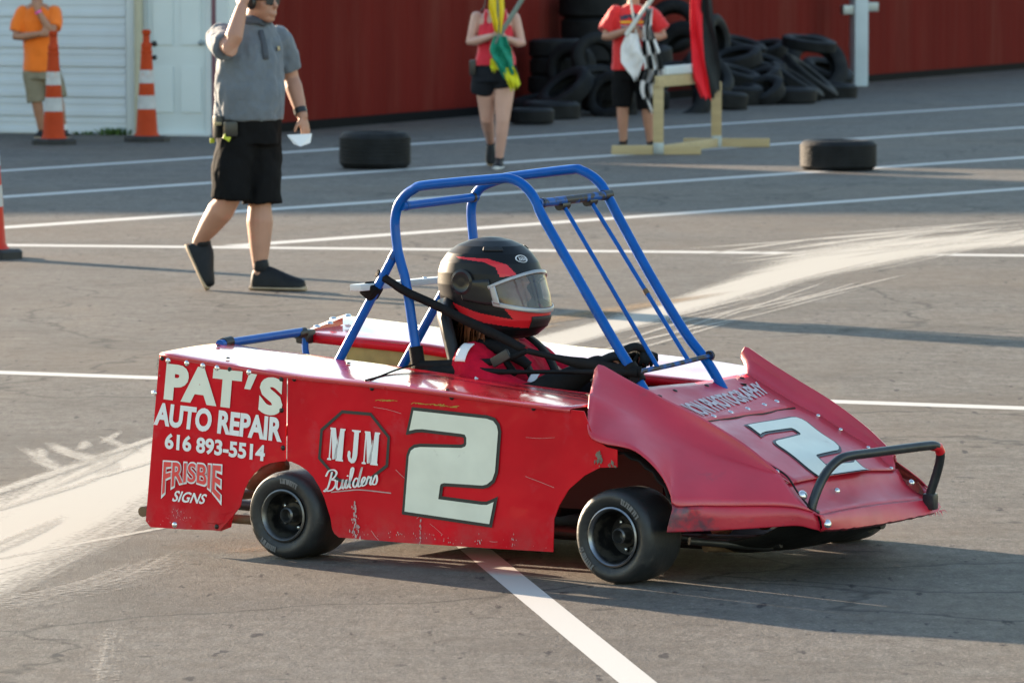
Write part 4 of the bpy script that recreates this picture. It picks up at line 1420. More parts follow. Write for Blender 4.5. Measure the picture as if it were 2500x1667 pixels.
# ---- roll cage
R_ = .0168
CN = [(0.21, 0.62), (0.165, 0.876), (0.14, 0.965), (0.126, 1.012), (0.116, 1.081), (0.116, 1.118), (0.128, 1.161), (0.159, 1.198), (0.198, 1.22), (0.242, 1.232), (0.531, 1.261), (0.58, 1.262), (0.624, 1.246), (0.661, 1.216), (0.686, 1.18), (0.71, 1.134), (0.862, 0.915), (0.985, 0.739), (1.052, 0.65), (1.114, 0.565), (1.17, .49)]
CF = [(0.215, 0.55), (0.160, 0.876), (0.148, 1.025), (0.14, 1.1), (0.141, 1.148), (0.16, 1.187), (0.192, 1.214), (0.262, 1.238), (0.306, 1.247), (0.546, 1.277), (0.584, 1.275), (0.628, 1.257), (0.663, 1.231), (0.686, 1.2), (0.748, 1.101), (0.871, 0.915), (0.996, 0.744), (1.083, 0.649), (1.142, 0.565), (1.18, .50)]
cage = tube('roll_cage', catmull([(x, .47, z) for x, z in CN], 130), R_, M['blue'], kart, 16)
tube('cage_hoop', catmull([(x, .90, z) for x, z in CF], 130), R_, M['blue'], cage, 16)
tube('cage_crossbar', [V(.143, .47, 1.159), V(.16, .9, 1.174)], .0150, M['blue'], cage, 14)
tube('cage_crossbar', [V(.69, .47, 1.183), V(.697, .9, 1.195)], .0150, M['worn_blue'], cage, 14)
tube('cage_rod', [V(.69, .62, 1.174), V(1.093, .57, .650)], .0075, M['blue'], cage, 10)
tube('cage_rod', [V(.691, .79, 1.181), V(1.090, .77, .659)], .0075, M['blue'], cage, 10)
tube('cage_lower_rod', catmull([(1.086, .455, .641), (1.090, .68, .652), (1.096, .92, .668)], 12), .0085, M['worn_blue'], cage, 10)
for x, y, z in ((.69, .62, 1.172), (.691, .79, 1.179), (.695, .885, 1.195)):
    bm = bmesh.new()
    add_tube(bm, [V(x, y - .024, z - .0012), V(x, y + .024, z + .0012)], .0172, 14)
    finish('tape_wrap', bm, M['plastic_black'], cage)
for p, q in (((.143, .487, 1.1596), (.1435, .50, 1.1601)), ((.159, .872, 1.1730), (.1595, .884, 1.1735)), ((.69, .487, 1.1835), (.6903, .50, 1.1839)), ((.118, .472, 1.0045), (.105, .468, .981)), ((1.0955, .895, .667), (1.0965, .905, .668))):
    tube('weld_bead', [V(*p), V(*q)], .0172, M['worn_blue'], cage, 12)
tube('weld_ring', [V(.914, .779, .889), V(.925, .778, .874)], .0095, M['dirty_steel'], cage, 10)
tube('cage_brace', [V(.112, .47, .994), V(-.09, .42, .62)], .0158, M['blue'], cage, 14)
tube('cage_brace', [V(.125, .9, 1.0), V(-.16, .87, .53)], .0158, M['blue'], cage, 14)
tube('rear_crossbar', [V(-.545, .37, .672), V(-.587, .93, .680)], .0155, M['blue'], kart, 14)
for y, x in ((.905, -.585), (.415, -.549)):
    tube('bar_clamp', [V(x, y - .02, .674), V(x, y + .025, .678)], .0185, M['steel'], kart, 12)
box('bar_bracket', (-.61, .975, .66), (.05, .06, .05), M['steel'], kart, bevel=.01)
tube('side_stay', catmull([(-.60, .955, .655), (-.59, .95, .60), (-.555, .96, .555), (-.53, .99, .54)], 12), .012, M['blue'], kart, 10)
pl = box('head_rest_plank', (.027, .65, .886), (.045, .58, .022), M['trim_white'], kart, rot=None, bevel=.003)
for y in (.43, .78):
    rivet((.027, y, .897), .008, M['zinc'], pl, (0, 0, 1), 'bolt')
box('plank_clamp', (.035, .445, .872), (.05, .06, .05), M['strap'], kart, rot=Matrix.Rotation(.6, 3, 'Y'), bevel=.01)

# ---- seat, steering wheel
rows = []
for i in range(13):
    t = i / 12                                      # bottom to head
    zc = .20 + .635 * t
    xc = .36 - .165 * t + .03 * sin(pi * t)
    w = .225 - .045 * max(0, t - .55) / .45 - (.05 if i == 12 else 0)
    rows.append([V(xc + .10 * abs(u_) ** 2.2, .70 + w * u_, zc) for u_ in [k / 8 - 1 for k in range(17)]])
st = sheet('seat', rows, M['seat'], kart, thick=.035, angle=50)
box('seat_base', (.55, .70, .17), (.42, .40, .06), M['seat'], kart, bevel=.02)
sw = bmesh.new()
RT = Matrix.Translation(V(.862, .70, .592)) @ Matrix.Rotation(radians(-62), 4, 'Y')
ring = [RT @ V(.125 * cos(2 * pi * k / 40), .125 * sin(2 * pi * k / 40), 0) for k in range(41)]
add_tube(sw, ring, .014, 10, caps=False)
for k in range(3):
    a = 2 * pi * k / 3 + .5
    add_tube(sw, [RT @ V(.02 * cos(a), .02 * sin(a), -.01), RT @ V(.122 * cos(a), .122 * sin(a), 0)], .007, 8)
add_tube(sw, [RT @ V(0, 0, 0), V(1.20, .70, .36)], .011, 8)
finish('steering_wheel', sw, M['foam_black'], kart)

# ---- side restraint webbing on the near side
def ribbon(name, pts, w, m, parent, tilt=0.15, thick=.004, sag=0):
    P = catmull(pts, 40)
    W = w if isinstance(w, (list, tuple)) else [w, w]
    W = resample([(i, x, 0) for i, x in enumerate(W)], 40)
    rows = []
    for i, p in enumerate(P):
        t = (P[min(i + 1, 39)] - P[max(0, i - 1)]).normalized()
        up = V(0, tilt, 1)
        n = (up - t * up.dot(t)).normalized()
        h = W[i].y / 2
        wv = .003 * noise.noise(V(i * .35, 1, 0))
        rows.append([p + n * h + V(0, wv, 0), p + V(0, -.004, 0), p - n * h - V(0, wv, 0)])
    return sheet(name, rows, m, parent, thick=thick, angle=60, offset=0)
ribbon('strap', [(0.05, .455, 0.932), (0.108, .450, 0.906), (0.172, .449, 0.874), (0.267, .47, 0.835), (0.362, .49, 0.792), (0.475, .50, 0.748), (0.55, .50, 0.72), (0.618, .495, 0.693)], [.026, .028, .030, .032, .028], M['strap'], kart)
ribbon('strap', [(0.205, .452, 0.625), (0.299, .455, 0.628), (0.393, .465, 0.639), (0.487, .48, 0.647), (0.538, .485, 0.657), (0.587, .49, 0.672), (0.631, .493, 0.690)], [.034, .038, .026, .022, .018], M['strap'], kart)
ribbon('strap', [(0.205, .450, 0.606), (0.311, .448, 0.607), (0.425, .45, 0.616), (0.612, .455, 0.621), (0.767, .455, 0.628), (0.908, .45, 0.634), (1.09, .448, 0.640)], [.042, .042, .020, .012, .012, .018, .030], M['strap'], kart)
ribbon('strap', [(0.631, .493, 0.690), (0.736, .485, 0.675), (0.828, .475, 0.662), (0.951, .462, 0.652), (1.102, .452, 0.642)], [.018, .020, .040, .034, .036], M['strap'], kart)
tube('strap_sleeve', [V(.198, .47, .688), V(.211, .47, .615)], .024, M['strap'], kart, 12)
tube('strap_wrap', [V(1.045, .47, .660), V(1.085, .47, .606)], .025, M['strap'], kart, 12)
box('strap_buckle', (.535, .478, .662), (.075, .012, .034), M['steel'], kart, rot=Matrix.Rotation(-.5, 3, 'Y'), bevel=.004)
bm = bmesh.new()
add_tube(bm, catmull([V(.215, .44, .630), V(.235, .30, .622), V(.275, .14, .612), V(.305, .03, .610)], 10), .0035, 6)
finish('tether_cord', bm, M['strap'], kart)

# ================================================================== PEOPLE
def add_hand(bm, wrist, direction, palm_n, size=1.0, curl=0.6, side=1):
    """palm plus four curled fingers and a thumb; direction wrist->knuckles, palm_n faces out of the palm"""
    d = Vector(direction).normalized()
    n = Vector(palm_n)
    n = (n - d * n.dot(d)).normalized()
    s = d.cross(n) * side                          # towards the thumb
    w = Vector(wrist)
    R = Matrix((d, s, n)).transposed()
    add_ball(bm, w + d * .045 * size, 1, (.056 * size, .042 * size, .019 * size), R)
    for k, (off, ln) in enumerate(((.030, .070), (.0095, .078), (-.0115, .073), (-.031, .058))):
        b = w + d * .080 * size + s * off * size * 1.06
        ln *= size
        p1 = b + (d * cos(curl * .5) + n * sin(curl * .5)) * ln * .45
        p2 = p1 + (d * cos(curl * 1.3) + n * sin(curl * 1.3)) * ln * .32
        p3 = p2 + (d * cos(curl * 2.0) + n * sin(curl * 2.0)) * ln * .25
        add_limb(bm, [b - d * .03 * size, b, p1, p2, p3], [.0100 * size, .0095 * size, .0088 * size, .0080 * size, .0070 * size], 10)
    t0 = w + d * .025 * size + s * .028 * size
    t1 = t0 + (d * .55 + s * .75 + n * .25).normalized() * .042 * size
    t2 = t1 + (d * .85 + s * .25 + n * .45).normalized() * .032 * size
    add_limb(bm, [t0, t1, t2], [.0135 * size, .0112 * size, .0090 * size], 10)

def add_head(bm, c, face, r=.105, tilt=0.0):
    """skull, jaw, nose, ears, brow; face = horizontal unit vector the head looks along"""
    c = Vector(c)
    f = Vector(face).normalized()
    s = Vector((-f.y, f.x, 0))
    R = Matrix((f, s, V(0, 0, 1))).transposed()
    k = r / .105
    g = lambda a, b, z: c + f * a * k + s * b * k + V(0, 0, z * k)
    add_ball(bm, g(-.008, 0, .022), 1, (.098 * k, .077 * k, .098 * k), R)
    add_ball(bm, g(.022, 0, -.045), 1, (.070 * k, .060 * k, .072 * k), R)
    add_ball(bm, g(.055, 0, -.098), 1, (.030 * k, .034 * k, .022 * k), R)
    add_ball(bm, g(.082, 0, .022), 1, (.014 * k, .050 * k, .012 * k), R)
    add_limb(bm, [g(.088, 0, .008), g(.106, 0, -.030)], [.008 * k, .014 * k], 10)
    add_ball(bm, g(.090, 0, -.068), 1, (.010 * k, .026 * k, .007 * k), R)
    add_ball(bm, g(.087, 0, -.079), 1, (.010 * k, .022 * k, .007 * k), R)
    for e in (-1, 1):
        add_ball(bm, g(-.008, .078 * e, -.012), 1, (.019 * k, .009 * k, .032 * k), R)
        add_ball(bm, g(.050, .040 * e, -.025), 1, (.028 * k, .022 * k, .022 * k), R)

def hair_cap(name, c, face, m, parent, r=.105, back=0.03, low=-.02):
    c = Vector(c)
    f = Vector(face).normalized()
    s = Vector((-f.y, f.x, 0))
    R = Matrix((f, s, V(0, 0, 1))).transposed()
    k = r / .105
    bm = bmesh.new()
    bmesh.ops.create_uvsphere(bm, u_segments=28, v_segments=18, radius=1)
    dele = []
    for v in bm.verts:
        x, y, z = v.co
        lim = .18 + .42 * max(0, x) - .75 * max(0, -x)
        if z < lim - .12:
            dele.append(v)
    bmesh.ops.delete(bm, geom=dele, context='VERTS')
    for v in bm.verts:
        q = v.co.copy()
        w = 1 + .035 * noise.noise(q * 6)
        v.co = c + R @ V((q.x * .106 - .012) * k * w, q.y * .085 * k * w, (q.z * .106 + .022) * k * w)
    return finish(name, bm, m, parent)

def add_leg(bm, hip, knee, ankle, r=(.085, .058, .052, .055, .036)):
    h, k, a = Vector(hip), Vector(knee), Vector(ankle)
    cal = k.lerp(a, .30)
    back = V(0, 0, 0)
    add_limb(bm, [h, h.lerp(k, .5), k, cal, k.lerp(a, .65), a], [r[0], r[0] * .86, r[1], r[3], r[3] * .80, r[4]], 16)

def add_arm(bm, sh, el, wr, r=(.050, .044, .038, .042, .026)):
    s, e, w = Vector(sh), Vector(el), Vector(wr)
    add_limb(bm, [s, s.lerp(e, .5), e, e.lerp(w, .25), e.lerp(w, .65), w], [r[0], r[1], r[2], r[3], r[3] * .82, r[4]], 14)

def shoe(name, heel, toe, m, parent, h=.075, w=.048, sole=None, ankle=None, sock=None, up=None):
    """shoe body from heel to toe with a sole layer; up = foot's up direction"""
    H, T = Vector(heel), Vector(toe)
    d = (T - H)
    L = d.length
    d.normalize()
    u = Vector(up) if up is not None else V(0, 0, 1)
    u = (u - d * u.dot(d)).normalized()
    s = d.cross(u)
    bm = bmesh.new()
    prof = [(0.0, .55, .62), (.06, .78, .95), (.2, .92, 1.05), (.38, .90, 1.0), (.55, 1.0, .78), (.72, 1.08, .58), (.88, .98, .46), (.97, .70, .36), (1.0, .35, .28)]
    rows = []
    for t, ww, hh in prof:
        row = []
        for k in range(16):
            a = 2 * pi * k / 16
            y = cos(a) * w * ww
            z = sin(a)
            z = z * h * hh if z > 0 else z * .012
            row.append(H + d * L * t + s * y + u * (z + .024))
        rows.append(row)
    bm2 = grid_bm(rows, bm, close=True)
    bm2.faces.new(bm2.verts[:16][::-1] if False else [v for v in list(bm2.verts)[:16]][::-1])
    bm2.faces.new([v for v in list(bm2.verts)[-16:]])
    if ankle is not None:
        A = Vector(ankle)
        c0 = H + d * L * .20 + u * h * .8
        add_tube(bm2, [c0, c0.lerp(A, .55), A], [w * .95, w * .86, w * .82], 14)
    o = finish(name, bm2, m, parent)
    sm_ = o.modifiers.new('Subsurf', 'SUBSURF'); sm_.levels = 1; sm_.render_levels = 1
    bm = bmesh.new()
    rows = []
    for t, ww, hh in prof:
        row = []
        for k in range(12):
            a = 2 * pi * k / 12
            row.append(H + d * (L * t + (.006 if t > .9 else (-.006 if t < .05 else 0))) + s * cos(a) * w * ww * 1.07 + u * (.014 + .015 * sin(a)))
        rows.append(row)
    b3 = grid_bm(rows, bm, close=True)
    vv = list(b3.verts)
    b3.faces.new(vv[:12][::-1]); b3.faces.new(vv[-12:])
    finish('sole', b3, sole or M['sole'], o)
    bm = bmesh.new()
    for t in (.36, .43, .50, .57):
        hh = (1.0 - (t - .36) * 1.5)
        add_tube(bm, [H + d * L * t + s * w * .45 * e + u * (h * hh + .013 - abs(e) * .012) for e in (-1, -.4, .4, 1)], .0035, 6)
    finish('laces', bm, m, o)
    return o

# ---------------------------------------------------------------- the driver
OFF = V(.42, .69, .20)
cy_, sy_ = cos(KYAW), sin(KYAW)
DW = KART + V(OFF.x * cy_ - OFF.y * sy_, OFF.x * sy_ + OFF.y * cy_, OFF.z)
driver = tag(empty('person', DW, KYAW), 'kart driver in black and red full face helmet and red suit', 'person')
def dfin(o):
    o.location = -OFF
    return o
HC = V(.372, .69, .885)                       # helmet centre
bm = bmesh.new()
add_head(bm, HC + V(.035, 0, -.005), (1, 0, 0), .100)
add_limb(bm, [V(.33, .69, .80), V(.32, .69, .66)], [.055, .06])
add_loft(bm, [(V(.47, .69, .20), .13, .17, 0), (V(.44, .69, .30), .12, .165, 0), (V(.38, .69, .45), .11, .16, 0), (V(.34, .69, .58), .11, .18, 0), (V(.32, .69, .665), .07, .13, 0)])
for e in (-1, 1):
    add_arm(bm, V(.40, .69 + .17 * e, .61), V(.655, .70 + .216 * e, .525), V(.835, .70 + .115 * e, .640), (.036, .034, .034, .036, .025))
    add_hand(bm, V(.835, .70 + .115 * e, .640), V(.75, -.25 * e, .40), V(.3, -.3 * e, -.9), .85, 1.25, -e)
    add_leg(bm, V(.52, .69 + .10 * e, .24), V(.95, .69 + .16 * e, .36), V(1.35, .69 + .14 * e, .16), (.08, .055, .05, .05, .036))
    add_limb(bm, [V(1.35, .69 + .14 * e, .14), V(1.42, .69 + .14 * e, .24)], [.04, .03])
dfin(organic('body', bm, .0075, M['skin'], driver, 4))
bm = bmesh.new()
add_loft(bm, [(V(.50, .69, .19), .15, .19, 0), (V(.49, .69, .30), .145, .185, 0), (V(.46, .69, .45), .135, .19, 0), (V(.43, .69, .55), .135, .21, 0), (V(.40, .69, .635), .115, .20, 0), (V(.375, .69, .69), .075, .12, 0), (V(.36, .69, .72), .065, .075, 0)])
for e in (-1, 1):
    add_limb(bm, [V(.395, .69 + .165 * e, .620), V(.46, .70 + .215 * e, .565), V(.58, .705 + .225 * e, .535), V(.645, .70 + .22 * e, .525)], [.083, .075, .066, .060], 16)
    add_limb(bm, [V(.52, .69 + .10 * e, .25), V(.95, .69 + .16 * e, .37), V(1.30, .69 + .14 * e, .19)], [.10, .075, .055], 16)
dfin(organic('race_suit', bm, .009, M['suit'], driver, 4, .013, 12, 1.7))
bm = bmesh.new()
for e in (-1, 1):
    add_limb(bm, [V(.61, .70 + .222 * e, .525), V(.665, .70 + .212 * e, .535), V(.74, .70 + .17 * e, .580), V(.815, .70 + .127 * e, .628)], [.060, .056, .050, .040], 16)
dfin(organic('sleeves', bm, .007, M['suit_black'], driver, 4, .006, 18, 4))
bm = bmesh.new()
for e in (-1, 1):
    add_limb(bm, [V(.82, .70 + .124 * e, .630), V(.845, .70 + .110 * e, .645)], [.036, .034], 14)
    add_hand(bm, V(.838, .70 + .113 * e, .642), V(.75, -.25 * e, .40), V(.3, -.3 * e, -.9), .98, 1.25, -e)
dfin(organic('gloves', bm, .005, M['foam_black'], driver, 2))
for p, a in ((V(.866, .562, .654), 0),):
    cf = bmesh.new()
    add_tube(cf, [V(.808, .577, .624), V(.822, .585, .633)], .0405, 16)
    dfin(finish('cuff', cf, M['suit_white'], driver))
# white patches and belts on the suit
def patch(name, pts, m, thick=.004):
    o = sheet(name, pts, m, driver, thick=thick, angle=60, offset=0)
    return dfin(o)
def wrap_patch(name, c, r, a0, a1, x0, x1, m, drop=0.0):
    rows = []
    for i in range(7):
        t = i / 6
        x = x0 + (x1 - x0) * t
        rows.append([V(x, c.y + r * cos(radians(a0 + (a1 - a0) * k / 8)), c.z - drop * t + r * sin(radians(a0 + (a1 - a0) * k / 8))) for k in range(9)])
    return patch(name, rows, m)
wrap_patch('shoulder_patch', V(0, .520, .618), .089, 105, 160, .378, .418, M['suit_white'])
wrap_patch('sleeve_patch', V(0, .475, .540), .080, 130, 175, .47, .50, M['suit_white'], .015)
wrap_patch('chest_patch', V(0, .66, .50), .13, 120, 150, .59, .62, M['suit_white'])
bm = bmesh.new()
for e in (-.075, .075):
    for a, b in zip(range(12), range(1, 13)):
        pass
for e in (-.08, .08):
    pts = [V(.29, .69 + e, .690), V(.36, .69 + e, .728), V(.45, .69 + e, .715), V(.535, .69 + e, .650), V(.585, .69 + e * .85, .55), V(.61, .69 + e * .6, .42)]
    P = catmull(pts, 30)
    grid_bm([[p + V(.002, -.022, 0), p + V(.006, 0, 0), p + V(.002, .022, 0)] for p in P], bm)
o = finish('harness', bm, M['strap'], driver)
sl = o.modifiers.new('Solidify', 'SOLIDIFY'); sl.thickness = .006; sl.offset = 0
dfin(o)
bm = bmesh.new()
add_tube(bm, [V(.38, .585, .70), V(.46, .58, .688), V(.53, .585, .66), V(.57, .60, .63)], [.020, .024, .022, .016], 10)
add_tube(bm, [V(.46, .578, .69), V(.50, .575, .635), V(.53, .58, .60)], .012, 8)
dfin(finish('collar_buckle', bm, M['suit_black'], driver))
bm = bmesh.new()
for i in range(220):
    a = random.uniform(.45 * pi, 1.62 * pi)
    rr = random.uniform(.10, .132)
    x, y = .365 + rr * cos(a) * 1.05, .69 + rr * sin(a)
    z = random.uniform(.775, .80)
    ln = random.uniform(.05, .115)
    w = random.uniform(.006, .012)
    t = V(-sin(a), cos(a), 0) * w
    b = V(cos(a) * .012, sin(a) * .012, 0)
    q = [V(x, y, z) - t, V(x, y, z) + t, V(x, y, z - ln * .6) + b + t * .8, V(x, y, z - ln) + b * .4 + t * random.uniform(-1, 1)]
    bm.faces.new([bm.verts.new(p) for p in q])
add_limb(bm, [V(.355, .69, .79), V(.345, .69, .705)], [.118, .105], 22)
dfin(finish('hair', bm, M['hair'], driver))

# helmet: shell by height, painted panel by panel
PROF = [(-0.172, -0.085, 0.101, 0.086), (-0.16, -0.12, 0.151, 0.112), (-0.135, -0.15, 0.182, 0.128), (-0.105, -0.168, 0.198, 0.137), (-0.07, -0.182, 0.201, 0.143), (-0.03, -0.194, 0.192, 0.147), (0.01, -0.201, 0.178, 0.149), (0.05, -0.199, 0.1654, 0.147), (0.085, -0.187, 0.1503, 0.139), (0.115, -0.165, 0.1265, 0.122), (0.14, -0.13, 0.096, 0.098), (0.157, -0.088, 0.056, 0.066), (0.167, -0.04, 0.012, 0.03), (0.169, -0.016, -0.012, 0.004)]
def hprof(z):
    for a, b in zip(PROF, PROF[1:]):
        if a[0] <= z <= b[0]:
            t = (z - a[0]) / (b[0] - a[0])
            return [a[i] + (b[i] - a[i]) * t for i in (1, 2, 3)]
    return list(PROF[-1][1:])
def hsurf(ang, z, off=0.0):
    xb, xf, w = hprof(z)
    cx = (xb + xf) / 2
    rx = (xf - xb) / 2
    ca, sa = cos(ang), sin(ang)
    e = 2.25
    r = (abs(ca) ** e + abs(sa) ** e) ** (-1 / e)
    return HC + V(cx + (rx + off) * r * ca, (w + off) * r * sa, z)
def inside(poly, x, z):
    c = False
    n = len(poly)
    for i in range(n):
        (x1, z1), (x2, z2) = poly[i], poly[(i + 1) % n]
        if (z1 > z) != (z2 > z) and x < (x2 - x1) * (z - z1) / (z2 - z1) + x1:
            c = not c
    return c
HP = [[(0.295, 0.991), (0.425, 0.986), (0.485, 0.968), (0.517, 0.931), (0.474, 0.926), (0.455, 0.958), (0.415, 0.975), (0.314, 0.984)],
      [(0.286, 0.838), (0.39, 0.807), (0.516, 0.785), (0.488, 0.827), (0.572, 0.819), (0.594, 0.775), (0.572, 0.750), (0.415, 0.772), (0.321, 0.802)],
      [(0.602, 0.76), (0.627, 0.766), (0.612, 0.731), (0.593, 0.728)], [(0.543, 0.962), (0.58, 0.963), (0.586, 0.947), (0.546, 0.940)]]
VA = 1.10
zlo = lambda a: -.064 + .020 * (abs(a) / VA) ** 2 - .008 * cos(a)
zhi = lambda a: .056 - .046 * (abs(a) / VA) ** 2
NA, NZ = 260, 180
zs = [PROF[0][0] + (PROF[-1][0] - PROF[0][0]) * (1 - (1 - k / NZ) ** 1.25) for k in range(NZ + 1)]
def in_port(p, a):
    a = (a + pi) % (2 * pi) - pi
    return abs(a) < VA - .06 and zlo(a) + .004 < p.z - HC.z < zhi(a) - .003
bm = bmesh.new()
ring = [[bm.verts.new(hsurf(2 * pi * k / NA, z)) for k in range(NA)] for z in zs]
for i in range(NZ):
    for k in range(NA):
        am = 2 * pi * (k + .5) / NA
        c = hsurf(am, (zs[i] + zs[i + 1]) / 2)
        if in_port(c, am):
            continue
        f = bm.faces.new((ring[i][k], ring[i][(k + 1) % NA], ring[i + 1][(k + 1) % NA], ring[i + 1][k]))
        if any(inside(p, c.x, c.z) for p in HP):
            f.material_index = 1
bmesh.ops.delete(bm, geom=[v for v in bm.verts if not v.link_faces], context='VERTS')
helmet = finish('helmet', bm, [M['helmet'], M['helmet_red']], driver, angle=60)
sl = helmet.modifiers.new('Solidify', 'SOLIDIFY'); sl.thickness = .022; sl.offset = -1; sl.material_offset = 0
dfin(helmet)
def hpatch(name, zf, a0, a1, off, m, n=40, mz=10, parent=helmet, thick=0.003):
    rows = []
    for i in range(mz + 1):
        row = []
        for k in range(n + 1):
            a = a0 + (a1 - a0) * k / n
            z0, z1 = zf(a)
            row.append(hsurf(a, z0 + (z1 - z0) * i / mz, off))
        rows.append(row)
    o = sheet(name, rows, m, parent, thick=thick, angle=60)
    return o
# visor with its grey frame, smoky side base and pivot
hpatch('visor', lambda a: (zlo(a), zhi(a)), -VA, VA, .006, M['visor'], 60, 12, thick=.002)
for sgn in (-1, 1):
    hpatch('visor_frame', lambda a: (zlo(a), zhi(a)), sgn * (VA - .07), sgn * (VA + .035), .0095, M['silver_frame'], 4, 10)
for fn, w in ((zlo, .014), (zhi, -.009)):
    hpatch('visor_frame', lambda a, fn=fn, w=w: (fn(a) - w * .7, fn(a) + w * .5), -VA - .06, VA + .06, .0095, M['silver_frame'], 60, 4)
for sgn in (-1, 1):
    hpatch('visor_base', lambda a: (-.052 + .030 * max(0, abs(a) - 1.3), .030 + .022 * max(0, 1.35 - abs(a))), sgn * (VA + .02), sgn * (VA + .62), .0065, M['smoke'], 20, 8)
    bm = bmesh.new()
    c = hsurf(sgn * 1.66, .022, .004)
    lathe_bm([(.044, 0), (.043, .006), (.034, .009), (.030, .007), (.012, .008), (.001, .008)], 30, bm, axis='Y')
    for v in bm.verts:
        v.co = c + V(v.co.x, v.co.y * sgn, v.co.z)
    bmesh.ops.recalc_face_normals(bm, faces=bm.faces[:])
    finish('visor_pivot', bm, M['smoke'], helmet)
# oval badge on the brow, chin vent, top vents
bm = bmesh.new()
for rr, mi, of in ((1.0, 0, .002), (.82, 1, .003)):
    vs = [bm.verts.new(hsurf(-.30 + .19 * rr * cos(t), .100 + .0125 * rr * sin(t), of)) for t in [2 * pi * k / 28 for k in range(28)]]
    f = bm.faces.new(vs); f.material_index = mi
finish('badge', bm, [M['suit_white'], M['gasket']], helmet, smooth=False)
bm = bmesh.new()
for i in range(5):
    a = -.40 + i * .05
    p = [hsurf(a, .094, .0045), hsurf(a + .012, .107, .0045), hsurf(a + .030, .107 - .004 * (i % 2), .0045), hsurf(a + .028, .094, .0045)]
    bm.faces.new([bm.verts.new(x) for x in p])
finish('badge_letters', bm, M['suit_white'], helmet, smooth=False)
hpatch('chin_vent', lambda a: (-.132, -.092), -.42, .42, .004, M['gasket'], 20, 6)
hpatch('top_vent', lambda a: (.128, .140), -1.25, -.72, .006, M['gasket'], 14, 4)
hpatch('top_vent', lambda a: (.128, .140), .72, 1.25, .006, M['gasket'], 14, 4)
hpatch('rim_gasket', lambda a: (-.176, -.162), 0, 2 * pi, .003, M['gasket'], 60, 3)

# ---------------------------------------------------------------- man walking behind the kart
man = tag(empty('person', (-1.38, 32.01, 0), 0), 'man in grey polo and black shorts walking with one hand to his ear', 'person')
FM = V(.62, -.78, 0)
bm = bmesh.new()
HD = V(-.085, -.04, 1.700)
add_head(bm, HD, V(.75, -.66, 0), .112)
add_limb(bm, [V(-.105, -.02, 1.65), V(-.14, .01, 1.53)], [.066, .076])
TA = radians(38)
add_loft(bm, [(V(-.165, 0, .88), .175, .15, TA), (V(-.166, 0, 1.0), .185, .155, TA), (V(-.165, -.01, 1.15), .195, .165, TA), (V(-.16, 0, 1.35), .19, .14, TA), (V(-.155, .0, 1.50), .175, .11, TA), (V(-.15, .0, 1.58), .09, .08, TA)])
add_arm(bm, V(-.33, -.12, 1.50), V(-.255, -.36, 1.425), V(-.195, -.22, 1.665), (.062, .056, .050, .054, .034))
add_hand(bm, V(-.195, -.22, 1.665), V(.20, .30, .9), V(.6, .7, -.1), 1.05, .45, 1)
add_arm(bm, V(.015, .13, 1.49), V(.075, .18, 1.24), V(.145, .06, 1.02), (.060, .054, .047, .052, .033))
add_hand(bm, V(.145, .06, 1.02), V(.22, -.12, -1), V(-.8, .5, 0), 1.05, .55, -1)
add_leg(bm, V(-.235, -.06, .93), V(-.275, -.12, .55), V(-.465, .0, .285), (.105, .066, .05, .079, .039))
add_leg(bm, V(-.09, .06, .93), V(-.105, .02, .52), V(-.105, -.02, .13), (.105, .065, .05, .079, .040))
add_limb(bm, [V(-.472, 0, .26), V(-.49, .0, .2), V(-.46, -.02, .11)], [.036, .026, .020])
add_limb(bm, [V(-.108, -.02, .10), V(-.05, -.04, .045), V(.08, -.08, .030)], [.036, .024, .018])
organic('body', bm, .007, M['skin'], man, 4)
bm = bmesh.new()
add_loft(bm, [(V(-.165, -.01, 1.00), .212, .185, TA), (V(-.165, -.015, 1.06), .215, .190, TA), (V(-.165, -.02, 1.18), .215, .188, TA), (V(-.16, -.005, 1.34), .212, .168, TA), (V(-.155, .0, 1.46), .20, .14, TA), (V(-.15, .0, 1.54), .165, .105, TA), (V(-.145, .0, 1.585), .09, .085, TA), (V(-.14, .0, 1.61), .078, .08, TA)])
add_limb(bm, [V(-.315, -.105, 1.485), V(-.315, -.20, 1.455), V(-.285, -.30, 1.435)], [.088, .085, .080], 16, flat=True)
add_limb(bm, [V(.0, .115, 1.475), V(.045, .16, 1.37), V(.065, .175, 1.285)], [.082, .078, .074], 16, flat=True)
organic('polo_shirt', bm, .009, M['polo'], man, 2, .013, 13, 3.1)
bm = bmesh.new()
for e in (-1, 1):
    rows = []
    for i in range(8):
        a = radians(-25 + e * (10 + i * 15))
        p = V(-.14, 0, 1.60) + V(sin(a) * .3, 0, 0)
        d = FM * cos(radians(i * 17)) + V(FM.y, -FM.x, 0) * -e * sin(radians(i * 17))
        rows.append([V(-.14, 0, 1.612) + d * .072, V(-.14, 0, 1.590) + d * .100, V(-.14, 0, 1.565 - (.015 if i == 0 else 0)) + d * .112])
    grid_bm(rows, bm)
o = finish('collar', bm, M['dark_cloth'], man)
sl = o.modifiers.new('Solidify', 'SOLIDIFY'); sl.thickness = .006
def on_chest(a, z, off):
    # point on the front of the polo at angle a from straight ahead
    zs_ = [(1.00, .212, .185), (1.18, .215, .188), (1.34, .212, .168), (1.46, .20, .14), (1.54, .165, .105)]
    for p, q in zip(zs_, zs_[1:]):
        if p[0] <= z <= q[0]:
            t = (z - p[0]) / (q[0] - p[0]); break
    rx, ry = p[1] + (q[1] - p[1]) * t + off, p[2] + (q[2] - p[2]) * t + off
    return V(-.16 + rx * sin(a) * cos(TA) + ry * cos(a) * sin(TA), -.012 + rx * sin(a) * sin(TA) - ry * cos(a) * cos(TA), z)
sheet('placket', [[on_chest(a, z, .006) for a in (-.09, 0, .09)] for z in (1.36, 1.40, 1.44, 1.48, 1.53)], M['dark_cloth'], man, thick=.004)
